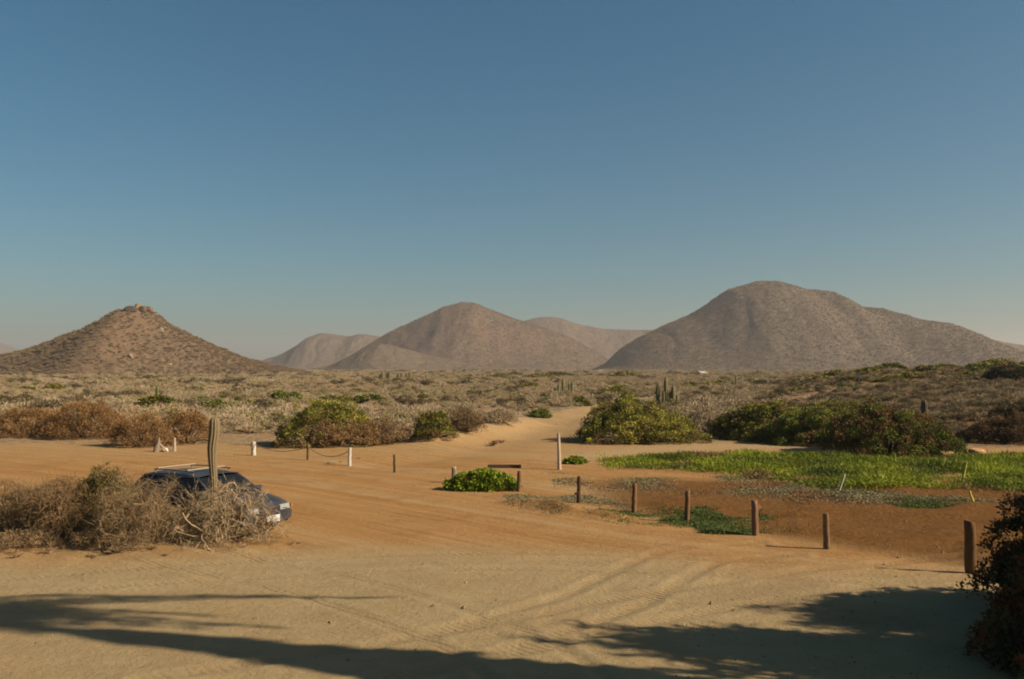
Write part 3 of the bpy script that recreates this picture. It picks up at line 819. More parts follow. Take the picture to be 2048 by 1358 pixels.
# the fringe of the sand on the left and between the bushes
nf = 420
xf = RNG.uniform(-34, 22, nf); yf = RNG.uniform(50, 62, nf)
kf = (seg_dist(xf, yf, TRAIL) > 4.5) & (yf > 54 + 2.5 * fbm(xf, yf, 6, 2, 5))
xf, yf = xf[kf], yf[kf]
ye = RNG.uniform(50, 150, 2600); xe = RNG.uniform(0.33, 0.70, 2600) * ye
ke = np.exp(-(seg_dist(xe, ye, PALE) / 1.6) ** 2) < 0.4
xe, ye = xe[ke], ye[ke]; se = RNG.uniform(0.3, 0.75, len(xe)); sf = RNG.uniform(0.35, 0.8, len(xf))
X = np.concatenate([x1, x2, x3, xf, xe]); Y = np.concatenate([y1, y2, y3, yf, ye]); SS = np.concatenate([s1, s2, s3, sf, se])
P = np.stack([X, Y, ground_h(X, Y) - 0.04], -1)
gn = fbm(X, Y * 0.6, 16, 4, 91) + 0.35 * RNG.normal(size=len(X))
pk = RNG.integers(0, 6, len(X))
pk = np.where(gn > 0.68, 6, pk); pk = np.where(gn < -0.72, 7, pk)
pk = np.where((X / Y > 0.28) & (Y < 170) & (RNG.random(len(X)) < 0.6), np.where(RNG.random(len(X)) < 0.5, 2, 7), pk)
SS = np.where(pk == 6, SS * 0.85, SS)
scatter('dry_scrub', scrub_meshes, P, SS, RNG.uniform(0, 6.28, len(X)), "grey brown dry scrub covering the whole plain up to the hills", pk)
# scrub on the near hill
Xg, Yg, Zg = HILLS['left']
nh = 6500
ii = RNG.integers(5, Xg.shape[0] - 5, nh); jj = RNG.integers(4, Xg.shape[1] // 2 + 14, nh)
Ph = np.stack([Xg[ii, jj], Yg[ii, jj], Zg[ii, jj]], -1) + RNG.normal(size=(nh, 3)) * np.array([0.4, 0.4, 0])
Ph = Ph[Ph[:, 2] > 0.2]
scatter('hillside_scrub', HILL_SCRUB, Ph, RNG.uniform(0.5, 1.4, len(Ph)), RNG.uniform(0, 6.28, len(Ph)), "dry brush dotted over the slopes of the nearest hill on the left")
for key, cnt, s_lo, s_hi, lab in (('right', 15000, 0.6, 1.9, "brush roughening the slopes of the big hill on the right"), ('saddle', 6000, 0.8, 2.4, "brush roughening the slopes of the hill behind the low saddle"), ('centre', 10000, 0.7, 2.1, "brush roughening the slopes of the middle hill")):
    Xg, Yg, Zg = HILLS[key]
    fi = RNG.uniform(3, Xg.shape[0] - 4, cnt * 2); fj = RNG.uniform(4, Xg.shape[1] // 2 + 22, cnt * 2)
    i0, j0 = fi.astype(int), fj.astype(int); u_, v_ = fi - i0, fj - j0
    def bil(A): return (A[i0, j0] * (1 - u_) + A[i0 + 1, j0] * u_) * (1 - v_) + (A[i0, j0 + 1] * (1 - u_) + A[i0 + 1, j0 + 1] * u_) * v_
    Pk = np.stack([bil(Xg), bil(Yg), bil(Zg)], -1)
    kp = (Pk[:, 2] > 0.5) & (fbm(Pk[:, 0], Pk[:, 1] * 0.5, 110, 4, 61) + 0.8 * RNG.normal(size=len(Pk)) > -0.1)
    Pk = Pk[kp][:cnt]
    scatter('hillside_scrub', HILL_SCRUB, Pk, RNG.uniform(s_lo, s_hi, len(Pk)), RNG.uniform(0, 6.28, len(Pk)), lab)

# ------------------------------------------------------------------ ground cover
def cover(name, poly_px, n, hgt, wid, cols, label, seed, thr=-1.0, nsc=2.0, flatness=0.4, per=5, spread=0.10):
    rng = np.random.default_rng(seed)
    poly = poly_world(poly_px)
    pa = np.array(poly)
    lo, hi = pa.min(0), pa.max(0)
    x = rng.uniform(lo[0], hi[0], n); y = rng.uniform(lo[1], hi[1], n)
    jx = x + 0.9 * fbm(x, y, 2.5, 3, seed); jy = y + 0.9 * fbm(y, x, 2.5, 3, seed + 1)
    nz = fbm(x, y, nsc, 3, seed + 2)
    jx = jx + rng.normal(size=n) * 0.45; jy = jy + rng.normal(size=n) * 0.45
    k = in_poly(jx, jy, poly) & (nz + 0.25 * rng.normal(size=n) > thr)
    x, y, nz = x[k], y[k], nz[k]
    z = ground_h(x, y)
    hh = hgt * (0.35 + 0.95 * np.clip(nz + 0.5, 0, 1))
    i = np.repeat(np.arange(len(x)), per)
    m = len(i)
    Dv = unit(rng.normal(size=(m, 3)) * np.array([1, 1, 0.3]) * (1 + flatness) + np.array([0, 0, 1.6 - flatness]))
    Dv[:, 2] = np.abs(Dv[:, 2])
    B = np.stack([x, y, z - 0.01], -1)[i] + rng.normal(size=(m, 3)) * np.array([spread, spread, 0])
    B[:, 2] += rng.uniform(0, 0.6, m) * hh[i]
    Q = blades(rng, B, Dv, hh[i] * rng.uniform(0.4, 0.8, m), wid * rng.uniform(0.6, 1.3, m))
    c0, c1 = np.array(cols[0]), np.array(cols[1])
    t = np.clip(0.45 + 0.9 * fbm(x, y, 2.0, 4, seed + 9), 0, 1)[i][:, None]
    C = (c0 + (c1 - c0) * t) * rng.uniform(0.7, 1.3, (m, 1))
    if len(cols) > 2:
        dead = (fbm(x, y, 2.2, 3, seed + 13) > 0.30)[i][:, None]
        C = np.where(dead, np.array(cols[2]) * rng.uniform(0.6, 1.2, (m, 1)), C)
    G = Geo(); G.quads(Q, C)
    o = link(name, G.mesh(name), mat=M_LEAF)
    tag(o, label, 'ground cover', kind='stuff')
cover('green_ground_cover', [(1205, 930), (1215, 917), (1330, 913), (1500, 908), (1700, 914), (2048, 914), (2300, 912), (2300, 986), (2048, 984), (1900, 978), (1700, 980), (1600, 972), (1540, 956), (1480, 946), (1330, 936), (1240, 938)],
      60000, 0.30, 0.016, ((0.25, 0.29, 0.018), (0.050, 0.070, 0.010), (0.19, 0.13, 0.05)), "bright green carpet of low plants on the right", 5, -0.36, 1.8, 0.35, 5, 0.13)
cover('sage_ground_cover', [(1100, 948), (1250, 945), (1480, 955), (1640, 985), (1950, 985), (1960, 1012), (1700, 1012), (1480, 996), (1300, 985), (1120, 975)],
      26000, 0.075, 0.018, ((0.21, 0.185, 0.10), (0.16, 0.145, 0.075), (0.22, 0.14, 0.07)), "grey green creeping plants on the bare strip below the green carpet", 6, -0.05, 1.6, 0.9, 4, 0.07)
cover('sage_ground_cover', [(1010, 990), (1100, 988), (1260, 1012), (1240, 1030), (1150, 1024), (1050, 1004)],
      9000, 0.06, 0.016, ((0.21, 0.185, 0.10), (0.17, 0.15, 0.08)), "grey green creeping plants at the foot of the thin dark posts", 7, 0.0, 1.2, 0.9, 4, 0.06)
cover('grass_patch', [(1190, 1020), (1260, 1018), (1330, 1032), (1420, 1044), (1440, 1056), (1350, 1054), (1250, 1038)],
      15000, 0.06, 0.014, ((0.10, 0.125, 0.03), (0.055, 0.08, 0.02)), "dark green grass patch around the third and fourth posts", 8, -0.12, 1.2, 0.5, 4, 0.05)
cover('grass_patch', [(1390, 1030), (1500, 1022), (1530, 1030), (1460, 1042), (1510, 1062), (1560, 1068), (1500, 1070), (1410, 1062), (1380, 1045)],
      16000, 0.07, 0.014, ((0.10, 0.13, 0.03), (0.05, 0.08, 0.02)), "dark green grass patch left of the thickest middle post", 9, -0.12, 1.2, 0.5, 4, 0.05)
cover('grass_patch', [(1800, 1004), (1900, 1000), (1960, 1008), (1860, 1018), (1800, 1016)],
      7000, 0.06, 0.016, ((0.10, 0.13, 0.03), (0.06, 0.08, 0.02)), "faint green grass below the carpet on the far right", 10, -0.2, 1.2, 0.5, 4, 0.05)

# ------------------------------------------------------------------ posts
WB = (0.15, 0.085, 0.042); WG = (0.22, 0.18, 0.135); WW = (0.42, 0.38, 0.31); WD = (0.06, 0.038, 0.024)
def post(name, px, ytop, ybase, wpx, col, label, lean=0.0, taper=0.92, topcol=None, seed=0, group='posts along the sandy lot'):
    p = at(px, ybase)
    h = (ybase - ytop) / F_PX * p.y
    r = wpx / 2 / F_PX * p.y
    rng = np.random.default_rng(seed + int(px))
    if lean == 0: lean = rng.uniform(-0.035, 0.035)
    tilt_top = rng.uniform(-0.25, 0.25)
    sides, rings = 16, 9
    G = Geo()
    zz = np.concatenate([[-0.25], np.linspace(0, h, rings), [h + 0.012]])
    rr = np.concatenate([[1.08], np.linspace(1.05, taper, rings), [taper - 0.12]]) * r
    ang = np.linspace(0, 2 * np.pi, sides, endpoint=False)
    V = []
    wob = 1 + 0.06 * rng.normal(size=sides) - 0.16 * (np.arange(sides) % 7 == int(px) % 7)
    for k, (z, q) in enumerate(zip(zz, rr)):
        off = rng.normal(size=2) * 0.004
        q_ = q * wob * (1 + 0.015 * rng.normal(size=sides))
        V.append(np.stack([np.cos(ang) * q_ + off[0] + lean * z, np.sin(ang) * q_ + off[1], np.full(sides, z) + (tilt_top * np.cos(ang) * q_ if k >= rings else 0)], -1))
    V = np.concatenate(V)
    F = []
    C = []
    for k in range(len(zz) - 1):
        for j in range(sides):
            F.append((k * sides + j, k * sides + (j + 1) % sides, (k + 1) * sides + (j + 1) % sides, (k + 1) * sides + j))
            f = rng.uniform(0.8, 1.15)
            C.append(np.array(topcol if (topcol and k > rings - 2) else col) * f)
    G.add(V, F, C)
    # end grain
    cidx = len(V)
    top = V[-sides:]
    G.quads(np.stack([top[0::2], top[1::2], np.roll(top[0::2], -1, 0), np.tile(top.mean(0), (sides // 2, 1)) + np.array([0, 0, 0.006])], 1), np.array(topcol or col) * 0.9)
    o = link(name, G.mesh(name, True), mat=M_WOOD, loc=p)
    m = o.data
    tag(o, label, 'post', group)
    return o, p, h
pa, ppa, ha = post('wooden_post', 507, 884, 911, 8.5, WW, "white painted post at the left end of the rope")
pb, ppb, hb = post('wooden_post', 616, 889, 920, 5.5, WB, "thin brown post with the rope tied to both sides")
pc, ppc, hc = post('wooden_post', 699, 896, 932, 6.5, WW, "pale post in front of the large half green bush, right end of the rope")
post('wooden_post', 789, 910, 945, 4.5, WD, "thin dark post alone on the sand between the pale post and the green shrub")
post('wooden_post', 908, 935, 966, 9, WG, "stubby grey post at the left end of the bright green shrub", topcol=(0.4, 0.33, 0.25))
post('wooden_post', 1037, 944, 984, 9, WB, "brown post at the right end of the bright green shrub", lean=0.05)
post('wooden_post', 1119, 868, 940, 8, (0.36, 0.29, 0.21), "tall slim pale pole beside the trail in front of the olive bush", lean=-0.03, taper=0.7)
ph_, pph, hh_ = post('wooden_post', 1157, 954, 1006, 6.5, WD, "thin dark post with a knot near its foot, left of the post row")
Gk = Geo(); Gk.box((-0.07, -0.02, 0.28), (0.10, 0.06, 0.05), WD); Gk.box((-0.03, -0.05, 0.30), (0.05, 0.05, 0.09), WD)
link('knot', Gk.mesh('knot'), ph_, M_WOOD)
post('wooden_post', 1268, 970, 1026, 10, WB, "slender brown post on the left edge of the dark green grass patch")
post('wooden_post', 1374, 983, 1043, 10.5, WB, "medium brown post standing between the two dark green grass patches")
post('wooden_post', 1511, 1003, 1071, 14, (0.17, 0.095, 0.055), "thick reddish brown post right of the dark green grass, before the churned dirt", topcol=(0.2, 0.13, 0.09))
post('wooden_post', 1654, 1030, 1099, 12.5, (0.17, 0.11, 0.06), "two-toned brown post alone on the edge of the churned orange dirt")
post('wooden_post', 1942, 1046, 1146, 22, (0.13, 0.072, 0.032), "thickest post, at the right edge half covered by the leafy shrub")
for (px, yt, yb, w, col, lean, lab) in [(1677, 950, 986, 5, (0.38, 0.37, 0.24), 0.34, "pale leaning stake at the front edge of the green carpet"),
                                        (1924, 926, 968, 5, (0.33, 0.30, 0.05), 0.22, "yellow leaning stake standing in the green carpet on the right"),
                                        (1946, 984, 1004, 5, (0.33, 0.30, 0.05), -0.3, "short yellow stake on bare ground above the thickest post")]:
    post('stake', px, yt, yb, w, col, lab, lean=lean, group='stakes')
post('stake', 1406, 795, 836, 5, (0.10, 0.085, 0.05), "thin dark stake in the scrub right of the branching cactus", group='stakes')

def rope(a, ha_, b, hb_, sag, label, x_end=None):
    A = np.array(a) + np.array([0, 0, ha_ * 0.86]); B = np.array(b) + np.array([0, 0, hb_ * 0.86])
    t = np.linspace(0, 1, 24)[:, None]
    pts = A * (1 - t) + B * t; pts[:, 2] -= sag * 4 * (t * (1 - t))[:, 0]
    G = Geo(); G.tube(pts - A, 0.016, (0.22, 0.16, 0.10), 6)
    o = link('rope', G.mesh('rope', True), mat=M_ROPE, loc=Vector(A))
    tag(o, label, 'rope', 'ropes between the posts')
rope(ppa, ha, ppb, hb, 0.28, "sagging rope between the white post and the thin brown post")
rope(ppb, hb, ppc, hc, 0.34, "sagging rope from the thin brown post to the pale post")

# plank lying on the sand
p = at(1009, 936)
G = Geo(); G.box((0, 0, 0.07), (1.32, 0.16, 0.11), (0.07, 0.05, 0.035), Matrix.Rotation(-0.03, 3, 'Z')); 
o = link('plank', G.mesh('plank'), mat=M_WOOD, loc=p); tag(o, "dark weathered beam lying on the sand behind the bright green shrub", 'plank')
p = at(662, 927)
G = Geo(); G.tube([(-0.22, 0, 0.03), (0, 0.02, 0.045), (0.2, 0, 0.03)], [0.02, 0.03, 0.018], (0.35, 0.28, 0.20), 6)
o = link('branch', G.mesh('branch'), mat=M_BARK, loc=p); tag(o, "short pale stick lying on the sand between the rope posts", 'stick')

# debris in front of the brown bush
p = at(316, 904)
G = Geo(); G.tube([(-0.12, 0, -0.1), (-0.05, 0, 0.22), (0.02, 0.02, 0.44), (0.04, 0, 0.70)], [0.16, 0.13, 0.09, 0.03], (0.20, 0.15, 0.11), 8)
G.tube([(0.02, 0.02, 0.42), (0.22, 0.03, 0.22), (0.42, 0, 0.05)], [0.05, 0.04, 0.03], (0.34, 0.27, 0.2), 6)
o = link('tree_stump', G.mesh('tree_stump', True), mat=M_BARK, loc=p); tag(o, "jagged bleached stump in front of the rusty brown bush", 'stump')
post('wooden_post', 349, 877, 903, 6, (0.32, 0.26, 0.19), "short bleached post beside the jagged stump", taper=0.75)

def rock(name, p, size, col, seed, label, cat='rock', group=None, mat=None):
    rng = np.random.default_rng(seed)
    n, m = 14, 9
    V = []; F = []
    for i in range(m + 1):
        ph = math.pi * i / m
        for j in range(n):
            th = 2 * math.pi * j / n
            V.append((math.sin(ph) * math.cos(th), math.sin(ph) * math.sin(th), math.cos(ph)))
    V = np.array(V)
    # chop with random planes for facets
    for _ in range(16):
        nn = unit(rng.normal(size=3)); d = rng.uniform(0.55, 0.9)
        s_ = V @ nn
        V = np.where((s_ > d)[:, None], V - (s_ - d)[:, None] * nn, V)
    V = V * np.array(size) + 0.0
    for i in range(m):
        for j in range(n):
            F.append((i * n + j, (i + 1) * n + j, (i + 1) * n + (j + 1) % n, i * n + (j + 1) % n))
    G = Geo(); G.add(V, F, np.array(col))
    o = link(name, G.mesh(name), mat=mat or M_ROCK, loc=p)
    o.rotation_euler = (0, 0, rng.uniform(0, 6))
    tag(o, label, cat, group)
    return o
rock('rock', at(331, 903) + Vector((0, 0, 0.07)), (0.24, 0.18, 0.13), (0.45, 0.40, 0.32), 3, "small whitish stone between the stump and the short bleached post")
rock('rock', at(1893, 914) + Vector((0, 0, 0.1)), (0.40, 0.35, 0.25), (0.42, 0.25, 0.12), 4, "rounded orange rock at the right foot of the thicket")
rock('rock', at(1952, 914) + Vector((0, 0, 0.12)), (0.50, 0.42, 0.30), (0.38, 0.23, 0.11), 5, "larger orange rock right of the thicket above the green carpet")
for i, (px, py, sz, cc) in enumerate([(262, 622, (4.2, 3.4, 2.6), (0.06, 0.045, 0.035)), (275, 620, (3.4, 3, 2.8), (0.17, 0.11, 0.055)), (285, 622, (2.6, 3, 2.4), (0.09, 0.07, 0.05)), (297, 622, (3.6, 3, 2.6), (0.16, 0.10, 0.06)), (304, 625, (2.0, 2, 1.8), (0.13, 0.09, 0.06)), (250, 624, (3.0, 2.4, 1.6), (0.12, 0.10, 0.07)), (287, 616, (4.5, 3, 1.2), (0.11, 0.08, 0.05))]):
    p = on_hill('left', px, py)
    rock('boulder', p + Vector((0, 0, 0.6)), sz, cc, 20 + i, ["large dark boulder of the left hill's summit outcrop", "sunlit orange boulder left of centre on the left hill's summit", "dark boulder in the middle of the left hill's summit", "sunlit brown boulder right of centre on the left hill's summit", "small dark boulder at the right end of the summit outcrop", "low dark boulder at the left end of the summit outcrop", "flat slab topping the left hill's summit outcrop"][i], 'boulder', 'boulders of the summit outcrop')
rock('boulder', on_hill('left', 323, 660), (1.6, 1.2, 2.2), (0.30, 0.24, 0.17), 31, "pale upright boulder high on the right slope of the left hill", 'boulder')
rock('boulder', on_hill('left', 340, 729), (1.6, 1.2, 1.2), (0.28, 0.19, 0.08), 32, "yellowish boulder near the foot of the left hill", 'boulder')
rock('boulder', on_hill('left', 262, 714), (2.0, 1.4, 2.0), (0.22, 0.155, 0.11), 33, "pinkish boulder on the lower middle slope of the left hill", 'boulder')
for i, (px, py, sz) in enumerate([(1462, 580, (5, 3, 2.4)), (1490, 573, (6, 3, 2.2)), (1515, 570, (7, 3, 2.6)), (1560, 571, (6, 3, 2.4)), (1592, 580, (7, 3, 3.0)), (1612, 586, (5, 3, 2.4)), (1650, 588, (6, 3, 2.2))]):
    rock('rock_crag', on_hill('right', px, py) + Vector((0, 0, -0.4)), sz, (0.20, 0.155, 0.105), 50 + i,
         ("low crag at the left edge of the right hill's flat summit", "low crag left of the right hill's highest point", "low crag just below the right hill's highest point", "low crag just right of the right hill's highest point",
          "broad crag where the right hill's summit starts to fall right", "small crag below the right end of the right hill's summit", "low crag on the upper right shoulder of the right hill")[i], 'crag', 'crags along the right summit')

# ------------------------------------------------------------------ cacti
def column_mesh(G, pts, rads, ribs=9, col=(0.15, 0.135, 0.075), per=3, rng=None):
    pts = np.asarray(pts, float); n = len(pts)
    T = unit(np.gradient(pts, axis=0))
    A = unit(np.cross(T, np.array([0.05, 1, 0.02]))); B = np.cross(T, A)
    sides = ribs * per * 2
    ang = np.linspace(0, 2 * np.pi, sides, endpoint=False)
    mod = 1 + 0.11 * np.cos(ang * ribs)
    V = (pts[:, None, :] + (np.asarray(rads)[:, None, None] * mod[None, :, None]) * (np.cos(ang)[None, :, None] * A[:, None, :] + np.sin(ang)[None, :, None] * B[:, None, :])).reshape(-1, 3)
    F = []; C = []
    for i in range(n - 1):
        for j in range(sides):
            F.append((i * sides + j, i * sides + (j + 1) % sides, (i + 1) * sides + (j + 1) % sides, (i + 1) * sides + j))
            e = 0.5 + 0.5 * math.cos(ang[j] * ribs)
            C.append(np.array(col) * (0.8 + 0.25 * e) + np.array([0.045, 0.035, 0.022]) * e ** 4)  # rib highlight put into the colour: crests lighter, furrows darker
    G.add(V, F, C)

# the tall pole cactus in front of the car
CP = at(428, 1082)
dpx = CP.y / F_PX
zc = [-0.1, 0.0]
ys = [1082, 1060, 1000, 960, 940, 920, 900, 885, 870, 858, 848, 842, 839, 838]
xs = [430, 429, 427, 426, 424.5, 423, 422.5, 424, 426, 426.5, 426.5, 426.5, 426.5, 426.5]
ws = [13, 13, 13, 13.5, 14, 16, 18, 19, 19, 18.5, 18, 16, 11, 2]
pts = [(((x - 428) * dpx), 0, (1082 - y) * dpx) for x, y in zip(xs, ys)]
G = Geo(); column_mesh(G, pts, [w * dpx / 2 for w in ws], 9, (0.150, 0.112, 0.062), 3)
o = link('column_cactus', G.mesh('column_cactus', True), mat=M_CACT, loc=CP)
tag(o, "tall single ribbed column cactus rising in front of the parked car", 'cactus')

def organ(px, py, arms, label, col=(0.125, 0.12, 0.05), r=0.13, group=None):
    p = at(px, py)
    q = p.y / F_PX
    e = empty('branching_cactus', p)
    for (dx0, dx1, h, rr) in arms:
        x0, x1, hh = dx0 * q, dx1 * q, h * q
        G = Geo()
        t = np.linspace(0, 1, 12)
        bend = np.clip(t / 0.4, 0, 1)
        px_ = x0 + (x1 - x0) * np.sin(bend * np.pi / 2)
        yy = 0.25 * (np.sin(dx1 * 3.1)) * bend
        pts = np.stack([px_, yy, t * hh - 0.05], -1)
        rad = rr * r * np.concatenate([[0.75], np.linspace(0.85, 1, 6), [1, 1, 0.95, 0.75, 0.15]])
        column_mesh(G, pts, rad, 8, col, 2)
        link('arm' if dx0 != dx1 or len(arms) > 1 else 'stem', G.mesh('arm', True), e, M_CACT)
    tag(e, label, 'cactus', group)
organ(1334, 818, [(0, -2, 64, 1.2), (-3, -18, 51, 1.1), (3, 12, 48, 1.25), (5, 21, 30, 0.9), (1, 6, 36, 0.9), (-2, -7, 38, 0.9)], "branching organ pipe cactus with raised arms standing in the open scrub", r=0.145, col=(0.13, 0.115, 0.055))
organ(1126, 791, [(0, 0, 34, 1), (-2, -9, 24, 0.9), (3, 12, 25, 0.9), (4, 18, 30, 0.8), (-3, -16, 16, 0.9)], "smaller branching cactus in the scrub above the trail", r=0.17, col=(0.10, 0.11, 0.05))
organ(768, 761, [(0, -4, 17, 1), (2, 6, 16, 1), (3, 10, 19, 1), (-2, -8, 13, 1)], "distant dark cactus cluster, left one of the pair below the middle hill", r=0.32, col=(0.09, 0.08, 0.045))
organ(806, 760, [(0, -10, 14, 1), (0, -3, 15, 1), (2, 7, 15, 1), (3, 13, 17, 1)], "distant dark cactus cluster, right one of the pair below the middle hill", r=0.32, col=(0.09, 0.08, 0.045))
organ(1472, 773, [(0, 0, 24, 1)], "lone thin cactus on the plain right of the white building", r=0.16, col=(0.10, 0.10, 0.05))
organ(1534, 772, [(0, -1, 13, 1.2), (1, 3, 9, 1)], "stubby dark cactus among green shrubs right of the white building", r=0.24, col=(0.07, 0.05, 0.03))
organ(316, 812, [(0, -2, 42, 1), (0, 8, 14, 1), (0, -12, 12, 1)], "lone thin dark cactus on the left plain below the hill", r=0.15, col=(0.08, 0.09, 0.045))
organ(1849, 838, [(0, 0, 40, 1.2), (2, 5, 22, 1)], "dark upright cactus on the brown slope above the thicket", r=0.16, col=(0.06, 0.05, 0.03))
organ(138, 741, [(0, -5, 14, 1), (0, 5, 15, 1), (0, 0, 10, 1)], "pale forked cactus at the foot of the left hill", r=0.5, col=(0.2, 0.14, 0.09))
for (px, py) in [(540, 762), (654, 759), (1262, 748), (978, 757), (1048, 759)]:
    organ(px, py, [(0, -2, 9, 1), (0, 3, 11, 1)], "tiny far-off forked cactus " + {540: "at the right foot of the left hill", 654: "below the small far hill", 1262: "between the white dome and the pale house", 978: "below the middle hill's right slope", 1048: "below the low saddle hill"}[px], r=0.3, col=(0.11, 0.10, 0.06), group='tiny far cacti')

# ------------------------------------------------------------------ buildings in the distance
def building(px, py, w, h, label, roofc, wallc, arc):
    p = at(px, py)
    q = p.y / F_PX
    e = empty('house', p)
    ww, hh = w * q, h * q
    G = Geo(); G.box((0, 0, hh * 0.25), (ww * 0.96, ww * 0.5, hh * 0.5 + 1), wallc)
    wo = link('wall', G.mesh('wall'), e, M_PLAIN)
    G = Geo()
    n = 14
    xs_ = np.linspace(-ww / 2, ww / 2, n)
    if arc:
        zs_ = hh * 0.5 + hh * 0.5 * np.sqrt(np.clip(1 - (xs_ / ww * 2 * 0.97 + 0.15) ** 2, 0.03, 1))
    else:
        zs_ = hh * 0.55 + hh * 0.45 * (1 - np.abs(xs_ / ww * 2))
    top = np.stack([xs_, np.zeros(n), zs_], -1)
    Q = []
    d = ww * 0.29
    for i in range(n - 1):
        a, b = top[i], top[i + 1]
        f = np.array([0, -d, 0]); bk = np.array([0, d, 0]); dn = np.array([0, 0, -0.5])
        Q += [[a + f, b + f, b + bk, a + bk], [a + f, a + f * 1 + np.array([0, 0, hh * .5 - a[2]]), b + f + np.array([0, 0, hh * .5 - b[2]]), b + f]]
        Q += [[a + bk, b + bk, b + bk + np.array([0, 0, hh * .5 - b[2]]), a + bk + np.array([0, 0, hh * .5 - a[2]])]]
    G.quads(Q, roofc)
    link('roof', G.mesh('roof'), e, M_PLAIN)
    for k in (-0.3, 0.05, 0.32):
        G = Geo(); G.box((k * ww, -ww * 0.25 - 0.05, hh * 0.25), (ww * 0.10, 0.12, hh * 0.24), (0.05, 0.05, 0.05)); link('window', G.mesh('window'), e, M_PLAIN)
    tag(e, label, 'building')
building(1402, 751, 27, 9, "distant white domed building at the foot of the right hill", (0.85, 0.85, 0.82), (0.75, 0.72, 0.66), True)
building(1385, 747, 8, 6, "tiny white outbuilding left of the domed building", (0.75, 0.73, 0.7), (0.65, 0.62, 0.56), False)
building(1202, 745, 14, 5, "distant pale house below the gap between the hills", (0.55, 0.46, 0.38), (0.5, 0.42, 0.34), False)

